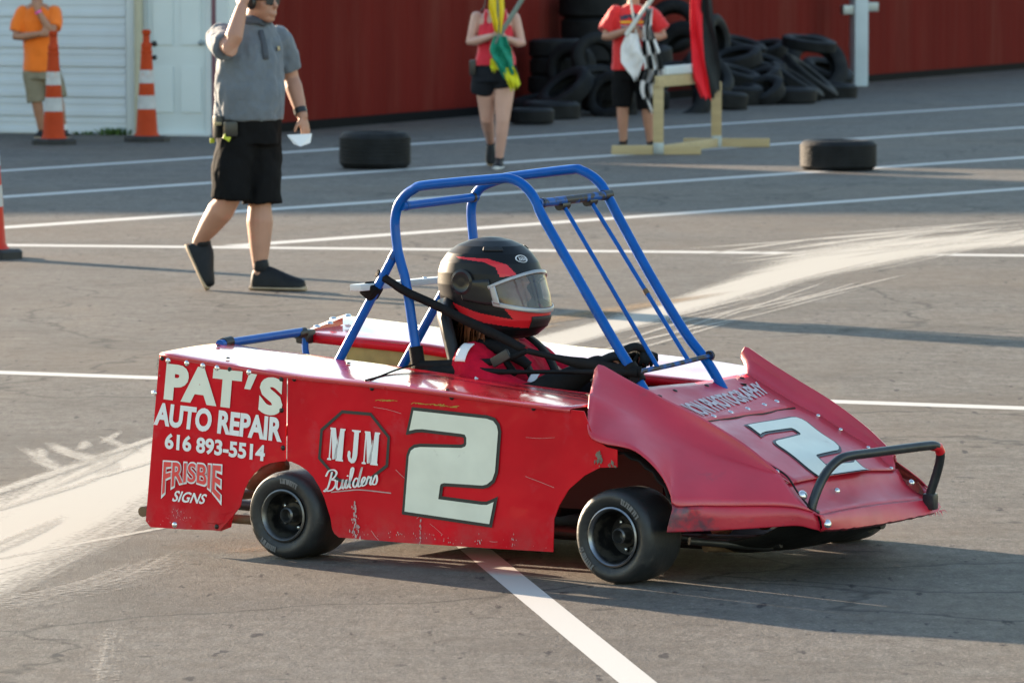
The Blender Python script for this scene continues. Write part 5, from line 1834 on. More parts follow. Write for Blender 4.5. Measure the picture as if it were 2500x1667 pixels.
sheet('chest_badge', [[on_chest(a, z, .010) for a in (.50, .57, .64)] for z in (1.41, 1.42, 1.435)], M['wood'], man, thick=.003)
bm = bmesh.new()
add_loft(bm, [(V(-.165, 0, .86), .205, .172, TA), (V(-.166, 0, .95), .205, .176, TA), (V(-.166, -.005, 1.03), .202, .172, TA)])
add_limb(bm, [V(-.225, -.06, .90), V(-.262, -.10, .72), V(-.275, -.115, .535)], [.125, .122, .116], 18, flat=True)
add_limb(bm, [V(-.095, .05, .90), V(-.10, .03, .72), V(-.092, .015, .505)], [.125, .124, .120], 18, flat=True)
organic('shorts', bm, .009, M['black_cloth'], man, 3, .011, 12, 5.2)
shoe('shoe', V(-.155, .0, .0), V(.165, -.10, .0), M['shoe_black'], man, .122, .056, ankle=V(-.105, -.02, .20))
shoe('shoe', V(-.545, .02, .255), V(-.425, -.04, .005), M['shoe_black'], man, .122, .056, ankle=V(-.447, 0, .315), up=V(.85, -.1, .5))
bm = bmesh.new()
lathe_bm([(.192, 0), (.198, .02), (.192, .04)], 36, bm, axis='Z')
for v in bm.verts:
    x, y, z = v.co
    v.co = V(-.166 + x * cos(TA) * 1.08 - y * sin(TA) * .92, x * sin(TA) * 1.08 + y * cos(TA) * .92, 1.005 + z)
finish('belt', bm, M['plastic_black'], man)
bx = box('belt_radio', (-.335, -.165, .965), (.06, .045, .13), M['plastic_black'], man, rot=Matrix.Rotation(TA, 3, 'Z'), bevel=.008)
box('radio_clip', (-.34, -.195, .985), (.05, .012, .02), M['wood'], bx, rot=Matrix.Rotation(TA, 3, 'Z'), bevel=.003)
box('belt_pouch', (-.265, -.215, .955), (.085, .04, .09), M['plastic_black'], man, rot=Matrix.Rotation(TA, 3, 'Z'), bevel=.012)
box('key_tag', (-.285, -.238, .905), (.05, .008, .030), M['hi_vis'], man, rot=Matrix.Rotation(TA, 3, 'Z') @ Matrix.Rotation(.5, 3, 'Y'), bevel=.002)
box('key_tag', (-.375, -.150, .885), (.03, .008, .030), M['hi_vis'], man, rot=Matrix.Rotation(TA, 3, 'Z'), bevel=.002)
tube('wristwatch', [V(.128, .078, 1.065), V(.138, .066, 1.035)], .0395, M['plastic_black'], man, 16)
bm = bmesh.new()
fx, sx = V(.75, -.66, 0), V(.66, .75, 0)
for e in (-1, 1):
    q = [HD + fx * .103 + sx * (.004 * e) + V(0, 0, .012), HD + fx * .088 + sx * (.058 * e) + V(0, 0, .014), HD + fx * .088 + sx * (.056 * e) + V(0, 0, -.022), HD + fx * .103 + sx * (.008 * e) + V(0, 0, -.026)]
    bm.faces.new([bm.verts.new(p) for p in q])
    add_tube(bm, [HD + fx * .088 + sx * (.060 * e) + V(0, 0, .008), HD - fx * .01 + sx * (.088 * e) + V(0, 0, .004)], .004, 6)
finish('sunglasses', bm, M['gasket'], man)
hair_cap('hair', HD, V(.75, -.66, 0), M['dark_hair'], man, .113)
bm = bmesh.new()
for e in (-1, 1):
    add_ball(bm, HD + sx * .093 * e + V(0, 0, -.01), 1, (.035, .024, .042), Matrix((fx, sx, V(0, 0, 1))).transposed())
add_tube(bm, [HD + sx * .095 * cos(t) + V(0, 0, .03 + .112 * sin(t)) for t in [pi * k / 14 for k in range(15)]], .008, 8)
finish('headset', bm, M['plastic_black'], man)
# the folded paper in his hand
pb = bmesh.new()
pts = [V(.058, -.055, .915), V(.205, -.035, .922), V(.196, -.050, .868), V(.138, -.085, .848), V(.098, -.070, .862)]
fa = [pb.verts.new(p + V(-1.38, 32.01, 0)) for p in pts]
pb.faces.new((fa[0], fa[4], fa[3])); pb.faces.new((fa[0], fa[3], fa[1])); pb.faces.new((fa[1], fa[3], fa[2]))
pa = finish('paper', pb, M['paper'], smooth=False)
sl = pa.modifiers.new('Solidify', 'SOLIDIFY'); sl.thickness = .002
tag(pa, 'folded white paper held low by the man in the grey polo', 'paper')

# ---------------------------------------------------------------- woman with flags
wom = tag(empty('person', (-.12, 49.15, 0), 0), 'woman in red tank top and dark shorts holding two flags', 'person')
bm = bmesh.new()
HD = V(-.015, -.03, 1.625)
add_head(bm, HD, V(.1, -1, 0), .100)
add_limb(bm, [V(-.02, 0, 1.55), V(-.025, .01, 1.42)], [.048, .055])
add_loft(bm, [(V(-.03, .0, .80), .165, .125, 0), (V(-.03, 0, .92), .165, .12, 0), (V(-.03, 0, 1.06), .14, .105, 0), (V(-.03, -.01, 1.22), .15, .115, 0), (V(-.03, 0, 1.34), .165, .095, 0), (V(-.028, 0, 1.42), .09, .065, 0)])
add_arm(bm, V(-.20, 0, 1.37), V(-.255, -.04, 1.135), V(-.055, -.23, 1.20), (.050, .047, .042, .043, .027))
add_hand(bm, V(-.055, -.23, 1.20), V(1, -.2, .05), V(-.1, 1, .1), .9, 1.2, 1)
add_arm(bm, V(.145, 0, 1.36), V(.205, -.03, 1.12), V(.075, -.22, 1.175), (.050, .047, .042, .043, .027))
add_hand(bm, V(.075, -.22, 1.175), V(-1, -.3, .1), V(.1, 1, 0), .9, 1.2, -1)
add_leg(bm, V(.055, -.02, .82), V(.035, -.06, .43), V(.005, .0, .09), (.10, .062, .05, .058, .036))
add_leg(bm, V(-.115, .02, .82), V(-.105, .10, .44), V(-.075, .40, .22), (.10, .062, .05, .058, .036))
add_limb(bm, [V(.005, .0, .06), V(.0, -.12, .035)], [.026, .018])
add_limb(bm, [V(-.075, .43, .20), V(-.07, .40, .08)], [.034, .028])
organic('body', bm, .008, M['skin_pale'], wom, 3)
bm = bmesh.new()
add_loft(bm, [(V(-.035, -.01, .93), .190, .145, 0), (V(-.03, -.01, .99), .183, .142, 0), (V(-.03, -.005, 1.08), .158, .125, 0), (V(-.03, -.02, 1.20), .165, .135, 0), (V(-.03, -.01, 1.29), .155, .115, 0), (V(-.03, 0, 1.335), .125, .09, 0)])
for e in (-.085, .085):
    add_limb(bm, [V(-.03 + e, -.085, 1.28), V(-.03 + e, -.055, 1.40), V(-.03 + e, .02, 1.425), V(-.03 + e, .085, 1.30)], [.024, .020, .020, .024], 10)
organic('tank_top', bm, .009, M['red_cloth'], wom, 3, .009, 14, 9)
bm = bmesh.new()
add_loft(bm, [(V(-.03, 0, .78), .19, .15, 0), (V(-.03, 0, .86), .192, .152, 0), (V(-.03, 0, .955), .175, .14, 0)])
add_limb(bm, [V(-.115, .02, .84), V(-.128, .05, .75), V(-.135, .07, .68)], [.125, .125, .118], 18, flat=True)
add_limb(bm, [V(.06, -.01, .84), V(.07, -.03, .77), V(.072, -.035, .72)], [.125, .125, .118], 18, flat=True)
organic('shorts', bm, .009, M['navy_cloth'], wom, 3, .010, 9, 2)
shoe('shoe', V(.012, .05, .0), V(-.015, -.20, .0), M['shoe_black'], wom, .075, .046, ankle=V(.005, 0, .12), sole=M['white_sock'])
shoe('shoe', V(-.075, .47, .20), V(-.07, .37, .01), M['shoe_black'], wom, .075, .046, ankle=V(-.075, .40, .23), up=V(0, -.8, .5))
box('belt_radio', (-.235, -.05, .91), (.06, .05, .14), M['plastic_black'], wom, bevel=.01)
hair_cap('hair', HD, V(.1, -1, 0), M['dark_hair'], wom, .103)
bm = bmesh.new()
for e in (-1, 1):
    add_ball(bm, HD + V(.088 * e, -.005, -.02), 1, (.028, .042, .052))
add_tube(bm, [HD + V(.095 * cos(t), 0, .0 + .125 * sin(t)) for t in [pi * k / 14 for k in range(15)]], .010, 8)
add_tube(bm, catmull([HD + V(-.095, -.02, -.05), V(-.13, -.09, 1.46), V(-.16, -.10, 1.42)], 10), .006, 6)
finish('headset', bm, M['plastic_black'], wom)

def cloth(name, line, widths, m, parent, folds=3, amp=.03, nrm=(0, -1, 0), n=26, c=18, checks=None, seed=0.0):
    """hanging cloth: folded strip along a line"""
    P = catmull(line, n)
    W = resample([(i, w, 0) for i, w in enumerate(widths)], n)
    nn = Vector(nrm)
    bm = bmesh.new()
    R = []
    for i, p in enumerate(P):
        t = (P[min(i + 1, n - 1)] - P[max(i - 1, 0)]).normalized()
        s = t.cross(nn).normalized()
        row = []
        for k in range(c + 1):
            u = k / c - .5
            f = sin(u * pi * 2 * folds + i * .22 + seed) * amp * (0.4 + .6 * W[i].y / max(widths))
            f += amp * .8 * noise.noise(V(u * 4 + seed, i * .25, seed))
            row.append(bm.verts.new(p + s * W[i].y * u + nn * f + V(0, 0, .012 * noise.noise(V(u * 7, seed, 1)) * i / n * 6)))
        R.append(row)
    for i in range(n - 1):
        for k in range(c):
            f = bm.faces.new((R[i][k], R[i][k + 1], R[i + 1][k + 1], R[i + 1][k]))
            if checks:
                f.material_index = (int(i / (n - 1) * checks[1]) + int(k / c * checks[0])) % 2
    o = finish(name, bm, m, parent, angle=60)
    s = o.modifiers.new('Solidify', 'SOLIDIFY'); s.thickness = .003
    return o
gf = tag(empty('flag', (-.12, 49.15, 1.1), 0), 'green and yellow flag on a grey pole held across by the woman', 'flag')
def sub(o, z): o.location = (0, 0, -z); return o
sub(tube('pole', [V(-.035, -.285, 1.135), V(.33, -.23, 1.72)], .022, M['pole_grey'], gf), 1.1)
sub(cloth('cloth', [V(.02, -.30, 1.20), V(.015, -.32, 1.08), V(.06, -.31, .93), V(.09, -.29, .84)], [.10, .20, .17, .10], M['green_flag'], gf, 2, .03, seed=1), 1.1)
sub(cloth('yellow_corner', [V(.085, -.30, .92), V(.115, -.30, .83), V(.15, -.29, .74)], [.09, .12, .10], M['lime_flag'], gf, 1, .02, seed=4), 1.1)
sub(cloth('yellow_corner', [V(-.05, -.30, 1.0), V(-.035, -.30, .95), V(-.03, -.29, .90)], [.05, .085, .05], M['lime_flag'], gf, 1, .01, seed=6), 1.1)
yf = tag(empty('flag', (-.12, 49.15, 1.25), 0), 'rolled bright yellow flag held upright by the woman in red', 'flag')
sub(tube('pole', [V(.0, -.30, 1.20), V(-.02, -.24, 2.0)], .012, M['pole_grey'], yf), 1.25)
sub(cloth('cloth', [V(-.025, -.27, 1.85), V(-.02, -.29, 1.55), V(-.012, -.31, 1.36), V(-.005, -.31, 1.23)], [.10, .13, .14, .05], M['yellow_flag'], yf, 2, .022, seed=2), 1.25)

# ---------------------------------------------------------------- flagman in the red printed tee
boy = tag(empty('person', (1.2, 52.97, 0), 0), 'person in red printed tee and long black shorts holding white and checkered flags', 'person')
bm = bmesh.new()
HD = V(-.015, -.03, 1.625)
add_head(bm, HD, V(-.1, -1, 0), .105)
add_limb(bm, [V(-.02, 0, 1.55), V(-.02, .01, 1.42)], [.056, .06])
add_loft(bm, [(V(-.03, .0, .72), .17, .13, 0), (V(-.03, 0, .9), .17, .125, 0), (V(-.03, 0, 1.10), .165, .12, 0), (V(-.025, -.01, 1.25), .175, .12, 0), (V(-.02, 0, 1.36), .17, .095, 0), (V(-.02, 0, 1.43), .09, .07, 0)])
add_arm(bm, V(-.21, 0, 1.36), V(-.29, -.06, 1.11), V(-.085, -.24, 1.19), (.052, .048, .043, .045, .03))
add_hand(bm, V(-.085, -.24, 1.19), V(1, -.2, .1), V(-.1, 1, .1), .95, 1.2, 1)
add_arm(bm, V(.175, 0, 1.35), V(.265, -.05, 1.12), V(.085, -.22, 1.13), (.052, .048, .043, .045, .03))
add_hand(bm, V(.085, -.22, 1.13), V(-1, -.3, .1), V(.1, 1, 0), .95, 1.2, -1)
add_leg(bm, V(-.12, 0, .76), V(-.125, -.03, .42), V(-.115, .0, .08), (.095, .058, .05, .055, .037))
add_leg(bm, V(.075, 0, .76), V(.115, -.03, .42), V(.15, .02, .08), (.095, .058, .05, .055, .037))
add_limb(bm, [V(-.115, 0, .06), V(-.19, -.12, .035)], [.026, .018])
add_limb(bm, [V(.15, .02, .06), V(.165, -.11, .035)], [.026, .018])
organic('body', bm, .008, M['skin'], boy, 3)
bm = bmesh.new()
add_loft(bm, [(V(-.035, -.005, .80), .20, .155, 0), (V(-.03, -.005, .95), .197, .15, 0), (V(-.03, -.005, 1.10), .19, .145, 0), (V(-.025, -.01, 1.26), .195, .138, 0), (V(-.02, 0, 1.36), .175, .105, 0), (V(-.02, 0, 1.41), .115, .08, 0), (V(-.02, 0, 1.435), .075, .07, 0)])
add_limb(bm, [V(-.19, 0, 1.345), V(-.25, -.02, 1.24), V(-.285, -.04, 1.17)], [.082, .084, .086], 16, flat=True)
add_limb(bm, [V(.155, 0, 1.335), V(.22, -.02, 1.24), V(.265, -.035, 1.18)], [.082, .084, .086], 16, flat=True)
organic('tee_shirt', bm, .009, M['print_tee'], boy, 3, .010, 13, 6)
bm = bmesh.new()
add_loft(bm, [(V(-.03, 0, .70), .19, .15, 0), (V(-.03, 0, .78), .185, .145, 0), (V(-.03, 0, .84), .175, .135, 0)])
add_limb(bm, [V(-.115, 0, .75), V(-.125, -.015, .58), V(-.125, -.02, .44)], [.115, .105, .096], 18, flat=True)
add_limb(bm, [V(.075, 0, .75), V(.105, -.015, .58), V(.118, -.02, .42)], [.115, .105, .096], 18, flat=True)
organic('shorts', bm, .009, M['black_cloth'], boy, 3, .010, 9, 8)
shoe('shoe', V(-.09, .05, .0), V(-.215, -.20, .0), M['shoe_black'], boy, .075, .048, ankle=V(-.115, 0, .17))
shoe('shoe', V(.145, .07, .0), V(.17, -.19, .0), M['shoe_black'], boy, .075, .048, ankle=V(.15, .02, .17))
hair_cap('hair', HD, V(-.1, -1, 0), M['dark_hair'], boy, .108)
cf = tag(empty('flag', (1.2, 52.97, 1.1), 0), 'black and white checkered flag hanging from an off white pole', 'flag')
sub(tube('pole', [V(-.10, -.30, 1.14), V(.33, -.20, 1.74)], .022, M['pole_white'], cf), 1.1)
sub(cloth('cloth', [V(.13, -.27, 1.40), V(.11, -.29, 1.22), V(.14, -.30, 1.0), V(.17, -.30, .80), V(.12, -.30, .62), V(.17, -.29, .40)], [.06, .09, .16, .19, .16, .09], [M['white_flag'], M['black_flag']], cf, 2, .075, n=44, c=24, checks=(4, 7), seed=3), 1.1)
wf = tag(empty('flag', (1.2, 52.97, 1.0), 0), 'plain white flag hanging in a point before the red tee', 'flag')
sub(tube('pole', [V(.0, -.26, 1.16), V(-.10, -.20, 1.75)], .011, M['pole_white'], wf), 1.0)
sub(cloth('cloth', [V(-.035, -.29, 1.16), V(-.045, -.31, 1.0), V(-.03, -.31, .86), V(.0, -.30, .73)], [.10, .20, .23, .05], M['white_flag'], wf, 1, .03, seed=7), 1.0)

# ---------------------------------------------------------------- man in orange
om = tag(empty('person', (-4.91, 56.62, 0), 0), 'man in bright orange tee and khaki shorts standing with hand to chin', 'person')
bm = bmesh.new()
HD = V(-.03, -.04, 1.60)
add_head(bm, HD, V(.1, -1, 0), .105)
add_limb(bm, [V(-.03, 0, 1.52), V(-.02, .01, 1.38)], [.056, .06])
add_loft(bm, [(V(.02, .0, .62), .16, .13, 0), (V(.01, 0, .85), .17, .13, 0), (V(.0, 0, 1.08), .165, .12, 0), (V(-.01, -.01, 1.22), .17, .12, 0), (V(-.015, 0, 1.33), .165, .095, 0), (V(-.015, 0, 1.40), .09, .07, 0)])
add_arm(bm, V(-.185, 0, 1.32), V(-.235, -.08, 1.05), V(.03, -.24, 1.09), (.052, .048, .043, .045, .03))
add_hand(bm, V(.03, -.24, 1.09), V(1, .1, .15), V(-.1, 1, .1), .95, .7, 1)
add_arm(bm, V(.165, 0, 1.31), V(.145, -.20, 1.10), V(.0, -.20, 1.33), (.052, .048, .043, .045, .03))
add_hand(bm, V(.0, -.20, 1.33), V(-.2, .1, 1), V(0, 1, -.1), .95, .8, -1)
add_leg(bm, V(-.07, 0, .72), V(-.03, -.03, .40), V(.02, .0, .08), (.095, .058, .05, .055, .037))
add_leg(bm, V(.12, 0, .72), V(.19, -.03, .42), V(.25, .0, .08), (.095, .058, .05, .055, .037))
add_limb(bm, [V(.02, 0, .06), V(.0, -.12, .035)], [.026, .018])
add_limb(bm, [V(.25, 0, .06), V(.28, -.12, .035)], [.026, .018])
organic('body', bm, .008, M['skin_tan'], om, 3)
bm = bmesh.new()
add_loft(bm, [(V(.02, -.005, .70), .19, .15, 0), (V(.02, -.005, .90), .185, .15, 0), (V(.0, -.005, 1.08), .185, .145, 0), (V(-.01, -.01, 1.22), .187, .138, 0), (V(-.015, 0, 1.32), .17, .105, 0), (V(-.015, 0, 1.375), .105, .08, 0), (V(-.02, 0, 1.40), .075, .07, 0)])
add_limb(bm, [V(-.17, 0, 1.31), V(-.215, -.03, 1.20), V(-.235, -.05, 1.11)], [.080, .082, .080], 16, flat=True)
add_limb(bm, [V(.15, 0, 1.30), V(.165, -.06, 1.22), V(.16, -.13, 1.15)], [.080, .080, .076], 16, flat=True)
organic('tee_shirt', bm, .009, M['orange_cloth'], om, 3, .010, 7, 12)
bm = bmesh.new()
add_loft(bm, [(V(.02, 0, .62), .185, .15, 0), (V(.02, 0, .70), .18, .145, 0), (V(.02, 0, .76), .17, .135, 0)])
add_limb(bm, [V(-.06, 0, .68), V(-.045, -.015, .52), V(-.03, -.02, .38)], [.115, .105, .10], 18, flat=True)
add_limb(bm, [V(.11, 0, .68), V(.16, -.015, .54), V(.195, -.02, .42)], [.115, .105, .098], 18, flat=True)
organic('shorts', bm, .009, M['khaki'], om, 3, .010, 9, 14)
shoe('shoe', V(.025, .06, .0), V(-.01, -.20, .0), M['shoe_black'], om, .075, .048, ankle=V(.02, 0, .10))
shoe('shoe', V(.245, .06, .0), V(.29, -.20, .0), M['shoe_black'], om, .075, .048, ankle=V(.25, 0, .10))
tube('sock', [V(.247, 0, .09), V(.243, -.002, .15)], .047, M['white_sock'], om, 14)
tube('wristband', [V(.012, -.20, 1.305), V(.002, -.20, 1.325)], .036, M['pink'], om, 14)
hair_cap('hair', HD, V(.1, -1, 0), M['dark_hair'], om, .108)

# ================================================================== CONES, TYRES, STAND
def make_cone(label, loc, rz, mc, grp):
    root = tag(empty('traffic_cone', loc, rz), label, 'traffic cone', grp)
    bm = bmesh.new()
    pts = []
    for k in range(8):
        a = 2 * pi * k / 8 + pi / 8
        pts.append((cos(a) * .235, sin(a) * .235))
    low = [bm.verts.new((x, y, 0)) for x, y in pts]
    mid = [bm.verts.new((x, y, .045)) for x, y in pts]
    top = [bm.verts.new((x * .86, y * .86, .062)) for x, y in pts]
    for a, b in ((low, mid), (mid, top)):
        for k in range(8):
            bm.faces.new((a[k], a[(k + 1) % 8], b[(k + 1) % 8], b[k]))
    bm.faces.new(low[::-1]); bm.faces.new(top)
    finish('base', bm, M['cone_base'], root, smooth=False)
    rad = lambda z: .118 - .062 * (z / .90)
    def ring_(z0, z1, off):
        return [(rad(z0) + off, z0), (rad(z1) + off, z1)]
    bm = lathe_bm([(.14, .058), (.125, .075)] + [(rad(z), z) for z in (.10, .3, .5, .7, .90)] + [(.060, .905), (.060, .93), (.050, .94)], 28, axis='Z')
    body = finish('cone_body', bm, mc, root)
    bm = lathe_bm(ring_(.335, .475, .003), 28, axis='Z')
    finish('reflective_band', bm, M['cone_band'], root)
    bm = lathe_bm(ring_(.60, .735, .003), 28, axis='Z')
    finish('reflective_band', bm, M['cone_band'], root)
    bm = lathe_bm([(.050, .94), (.056, .96), (.052, 1.0), (.036, 1.02), (.034, 1.09), (.044, 1.10), (.046, 1.13), (.034, 1.145), (.001, 1.147)], 24, axis='Z')
    finish('grip', bm, mc, root)
    return root
CG = 'tall orange banded cones on the lot'
c1 = make_cone('tall faded orange cone in front of the man in the orange tee', (-4.63, 55.0, 0), .2, M['cone'], CG)
c2 = make_cone('tall orange cone before the white walk door with knobs on its side', (-3.74, 55.75, 0), .5, M['cone'], CG)
bm = bmesh.new()
add_ball(bm, (.085, -.01, 1.0), .032)
add_ball(bm, (.085, -.01, .86), .028)
add_tube(bm, [V(.03, 0, 1.0), V(.085, -.01, 1.0)], .012, 8)
add_tube(bm, [V(.04, 0, .86), V(.085, -.01, .86)], .012, 8)
kn = finish('side_knobs', bm, M['plastic_black'], c2)
c3 = make_cone('red cone cut by the left edge behind the kart', (-3.395, 35.25, 0), .1, M['cone_red'], CG)

_ty = {}
def tyre_mesh(R, w, rim):
    k = (round(R, 3), round(w, 3), round(rim, 3))
    if k in _ty: return _ty[k]
    pr = [(rim, -w * .32), (rim + .012, -w * .40), (rim + (R - rim) * .35, -w * .50), (rim + (R - rim) * .7, -w * .49), (R * .965, -w * .40), (R * .985, -w * .36)]
    gro = []
    for i in range(7):
        z = -w * .315 + w * .63 * i / 6
        gro += [(R, z - w * .036), (R, z + w * .036), (R - .0045, z + w * .044), (R - .0045, z + w * .061)]
    gro = gro[:-2]
    pr2 = [(r, -z) for r, z in reversed(pr)]
    inner = [(rim + .004, w * .30), (rim + (R - rim) * .72, w * .34), (R - .03, w * .25), (R - .03, -w * .25), (rim + (R - rim) * .72, -w * .34), (rim + .004, -w * .30)]
    bm = lathe_bm(pr + gro + pr2 + inner + [pr[0]], 44, axis='Z')
    bmesh.ops.recalc_face_normals(bm, faces=bm.faces[:])
    o = finish('tyre', bm, M['old_tyre'], angle=42)
    me = o.data
    bpy.data.objects.remove(o)
    _ty[k] = me
    return me
def tyre(loc, R, w, rim, axis, label, grp='old tyres heaped against the red wall', spin=0.0):
    o = link(bpy.data.objects.new('tyre', tyre_mesh(R, w, rim)))
    q = Vector(axis).normalized().to_track_quat('Z', 'Y')
    o.rotation_mode = 'QUATERNION'
    o.rotation_quaternion = q
    o.location = loc
    return tag(o, label, 'tyre', grp)
TG = 'single tyres standing on the lot as markers'
tyre((-1.24, 49.25, .165), .325, .33, .19, (0, 0, 1), 'wide black tyre lying flat on the lot behind the walking man', TG)
tyre((2.93, 48.85, .135), .345, .27, .20, (0, 0, 1), 'low black tyre lying flat in front of the wooden stand, lit on its left side', TG)
HEAP = [
    ((1.01, 66.60, 0.14), 0.42, 0.28, 0.25, (0, 0, 1), 'bottom tyre of the tall dark stack at the left end of the heap'),
    ((1.01, 66.60, 0.42), 0.42, 0.28, 0.25, (0.02, 0, 1), 'second tyre up in the tall dark stack at the left end of the heap'),
    ((1.00, 66.60, 0.70), 0.42, 0.28, 0.25, (0, 0.02, 1), 'third tyre up in the tall dark stack beside the person in the red tee'),
    ((1.02, 66.60, 0.98), 0.42, 0.28, 0.25, (0.01, 0, 1), 'fourth tyre up in the tall dark stack beside the person in the red tee'),
    ((0.99, 66.60, 1.26), 0.42, 0.28, 0.25, (0, -0.02, 1), 'fifth tyre up in the tall dark stack, cut by the top edge of the photo'),
    ((0.53, 65.40, 0.11), 0.33, 0.22, 0.2, (0, 0, 1), 'bottom tyre of the short stack between the woman and the heap'),
    ((0.52, 65.40, 0.33), 0.33, 0.22, 0.2, (0.03, 0, 1), 'second tyre up in the short stack between the woman and the heap'),
    ((0.54, 65.40, 0.55), 0.33, 0.22, 0.2, (0, 0.02, 1), 'third tyre up in the short stack between the woman and the heap'),
    ((0.53, 65.40, 0.77), 0.33, 0.22, 0.2, (-0.02, 0, 1), 'top tyre of the short stack between the woman and the heap'),
    ((1.01, 64.60, 0.66), 0.31, 0.2, 0.175, (0.3, -1, 0.22), 'tyre leaning upright with its round hole facing out, left of the red tee'),
    ((0.71, 64.90, 0.53), 0.31, 0.2, 0.18, (-0.62, -1, 0.12), 'tyre leaning upright behind the one with the round open hole'),
    ((1.08, 64.30, 0.38), 0.33, 0.2, 0.19, (0.15, -0.45, 1), 'tyre lying tilted under the one with the round open hole'),
    ((0.63, 63.90, 0.30), 0.36, 0.2, 0.2, (-0.55, -0.35, 0.75), "tyre sloping down to the left behind the woman's legs"),
    ((1.17, 63.80, 0.23), 0.31, 0.21, 0.18, (-0.55, -0.8, 0.45), 'tyre with a grey sheen low beside the shorts of the red tee person'),
    ((0.33, 64.60, 0.12), 0.34, 0.22, 0.2, (-0.2, -0.1, 1), "tyre lying low behind the woman's legs"),
    ((0.46, 62.90, 0.10), 0.33, 0.2, 0.2, (0.02, -0.03, 1), 'flat tyre on the asphalt in front of the heap, second from the woman'),
    ((0.22, 60.95, 0.10), 0.255, 0.17, 0.15, (0, -0.02, 1), "small flat tyre on the asphalt nearest the woman's legs"),
    ((1.16, 64.60, 0.12), 0.34, 0.22, 0.2, (0.1, 0, 1), "flat tyre on the asphalt behind the red tee person's legs"),
    ((1.56, 66.40, 0.13), 0.36, 0.24, 0.2, (0.05, 0.1, 1), 'bottom tyre behind the white flag'),
    ((1.57, 66.60, 0.37), 0.36, 0.24, 0.2, (0.1, -0.1, 1), 'second tyre up behind the white flag'),
    ((1.61, 66.80, 0.62), 0.36, 0.24, 0.2, (-0.1, -0.1, 1), 'tyre behind the checkered flag'),
    ((2.14, 68.00, 0.65), 0.4, 0.24, 0.21, (-0.5, -0.85, 0.22), 'big tyre standing upright right of the checkered flag'),
    ((2.04, 69.20, 0.97), 0.34, 0.22, 0.19, (-0.2, -0.9, 0.35), 'tyre lying high behind the right sleeve of the red tee'),
    ((1.96, 65.20, 0.19), 0.43, 0.24, 0.25, (-0.12, -1, 0.42), 'big tyre propped behind the wooden stand with its hole facing out'),
    ((2.60, 70.00, 0.78), 0.33, 0.2, 0.18, (0.9, -0.45, 0.15), 'tyre on edge behind the red and black flag, topping the heap'),
    ((2.42, 67.50, 0.40), 0.35, 0.22, 0.2, (0.5, -0.5, 0.6), 'tyre leaning behind the hanging red and black flag'),
    ((2.54, 66.40, 0.12), 0.34, 0.22, 0.2, (0.1, 0, 1), 'flat tyre on the asphalt behind the right leg of the wooden stand'),
    ((2.98, 71.00, 0.67), 0.34, 0.2, 0.19, (0.25, -0.15, 1), 'tyre lying tilted on top of the middle of the heap'),
    ((3.29, 71.50, 0.60), 0.33, 0.2, 0.18, (-0.2, -0.2, 1), 'tyre on top of the heap, just left of the tilted topmost tyre'),
    ((2.86, 69.60, 0.54), 0.34, 0.2, 0.19, (-0.22, -0.25, 1), 'tyre in the second layer of the heap, right of the hanging flag'),
    ((3.21, 70.20, 0.46), 0.33, 0.2, 0.18, (0.28, -0.2, 1), 'tyre in the second layer at the middle of the heap'),
    ((2.84, 68.80, 0.34), 0.33, 0.2, 0.18, (0.3, -0.15, 1), 'tyre in the third layer of the heap, right of the hanging flag'),
    ((3.10, 68.90, 0.28), 0.33, 0.2, 0.18, (-0.35, -0.2, 1), 'tyre in the third layer at the middle of the heap'),
    ((2.81, 68.30, 0.14), 0.34, 0.24, 0.19, (0.05, -0.1, 1), 'tyre low in the heap right of the stand'),
    ((3.13, 68.40, 0.16), 0.3, 0.19, 0.17, (-0.3, -0.45, 0.9), 'tyre wedged low in the heap above the flat one'),
    ((3.49, 68.90, 0.10), 0.37, 0.2, 0.22, (0, -0.02, 1), 'flat tyre at the foot of the right half of the heap'),
    ((3.86, 70.80, 0.72), 0.36, 0.15, 0.22, (0.13, -0.1, 1), 'thin tyre lying tilted as the topmost of the right end of the heap'),
    ((4.02, 72.20, 0.39), 0.44, 0.22, 0.25, (0.35, -0.9, 0.45), 'big tyre leaning back under the topmost tilted tyre'),
    ((3.86, 70.80, 0.28), 0.44, 0.17, 0.26, (0.62, -0.12, 0.8), 'big tyre sloping down to the right with its tread showing'),
    ((3.65, 70.00, 0.24), 0.4, 0.16, 0.24, (0.55, -0.1, 0.85), 'tyre sloping to the right under the big sloping one'),
    ((3.51, 70.90, 0.32), 0.36, 0.22, 0.2, (0.3, -0.3, 1), 'tyre in the middle of the heap left of the sloping ones'),
    ((4.16, 71.40, 0.10), 0.37, 0.19, 0.22, (0.06, -0.05, 1), 'flat tyre at the right end of the heap nearest the grey post'),
    ((4.20, 72.60, 0.30), 0.36, 0.2, 0.2, (0.3, -0.3, 1), 'tyre at the back of the right end of the heap'),
    ((3.57, 71.60, 0.32), 0.36, 0.22, 0.2, (0, -0.2, 1), 'tyre buried at the back of the middle of the heap'),
    ((3.10, 71.20, 0.35), 0.36, 0.22, 0.2, (0.1, -0.2, 1), 'tyre buried at the back of the heap under the top layer'),
    ((2.64, 69.50, 0.40), 0.36, 0.22, 0.2, (0.1, -0.1, 1), 'tyre buried behind the hanging red and black flag'),
]
for loc, R0, w0, r0, ax, lab in HEAP:
    tyre(loc, R0, w0, r0, ax, lab)

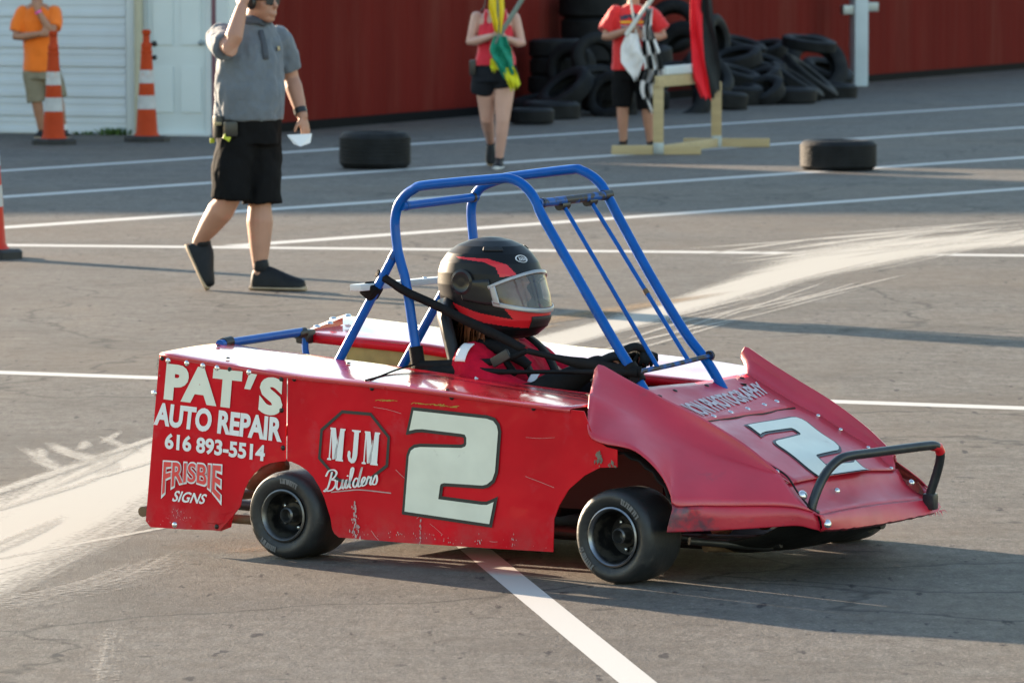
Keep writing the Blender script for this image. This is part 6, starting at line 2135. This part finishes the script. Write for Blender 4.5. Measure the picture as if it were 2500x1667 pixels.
# wooden flag stand: two posts on plank feet, a rail between them
sd = tag(empty('flag_stand', (1.41, 52.46, 0), 0), 'raw pine stand of two posts on plank feet with a top rail', 'stand')
A_, B_ = V(0, 0, 0), V(.63, 1.89, 0)
dirn = (B_ - A_).normalized()
rot = Matrix((dirn, V(-dirn.y, dirn.x, 0), V(0, 0, 1))).transposed()
box('post', A_ + V(0, 0, .375), (.10, .09, .60), M['wood'], sd, bevel=.004)
box('post', B_ + V(0, 0, .365), (.10, .09, .57), M['wood'], sd, bevel=.004)
box('foot', A_ + V(-.02, -.07, .045), (.86, .04, .09), M['wood'], sd, bevel=.004)
box('foot', B_ + V(.10, -.07, .045), (.86, .04, .09), M['wood'], sd, bevel=.004)
box('base_rail', (A_ + B_) / 2 + V(.03, 0, .045), ((B_ - A_).length - .1, .04, .085), M['wood'], sd, rot=rot, bevel=.004)
box('top_rail', (A_ + B_) / 2 + V(0.0, 0, .70), ((B_ - A_).length + .12, .04, .11), M['wood'], sd, rot=rot, bevel=.004)
for P_ in (A_, B_):
    bk = box('bracket', P_ + V(0, -.10, .06), (.10, .012, .11), M['galv'], sd, bevel=.003)
rk = tag(empty('flag_rack', (1.41, 52.46, .757), 0), 'white ribbed rack lying on the rail of the wooden stand', 'rack')
c0 = V(.26, .78, .045)
for i in range(12):
    t = (i - 5.5) * .105
    box('rib', c0 + dirn * t + V(0, -.03, 0), (.060, .05, .085), M['rack'], rk, rot=rot, bevel=.008)
box('rack_back', c0 + V(0, .012, -.002), (1.26, .012, .08), M['rack'], rk, rot=rot, bevel=.002)
rb = tag(empty('flag', (1.86, 53.55, .2), 0), 'red and black flag hanging down from the wooden stand', 'flag')
sub(tube('pole', [V(-.04, .0, .70), V(-.045, .02, 1.75)], .028, M['pole_white'], rb), .2)
sub(cloth('red_cloth', [V(-.055, -.06, 1.55), V(-.05, -.09, 1.2), V(-.035, -.11, .9), V(-.01, -.12, .70), V(.02, -.11, .585), V(.045, -.10, .50)], [.11, .12, .12, .12, .15, .11], M['red_flag'], rb, 1, .030, seed=1.5), .2)
sub(cloth('black_cloth', [V(.05, -.05, 1.56), V(.06, -.06, 1.2), V(.085, -.07, .92), V(.11, -.07, .68), V(.14, -.06, .55)], [.09, .12, .16, .18, .10], M['black_flag'], rb, 1, .030, seed=2.5), .2)
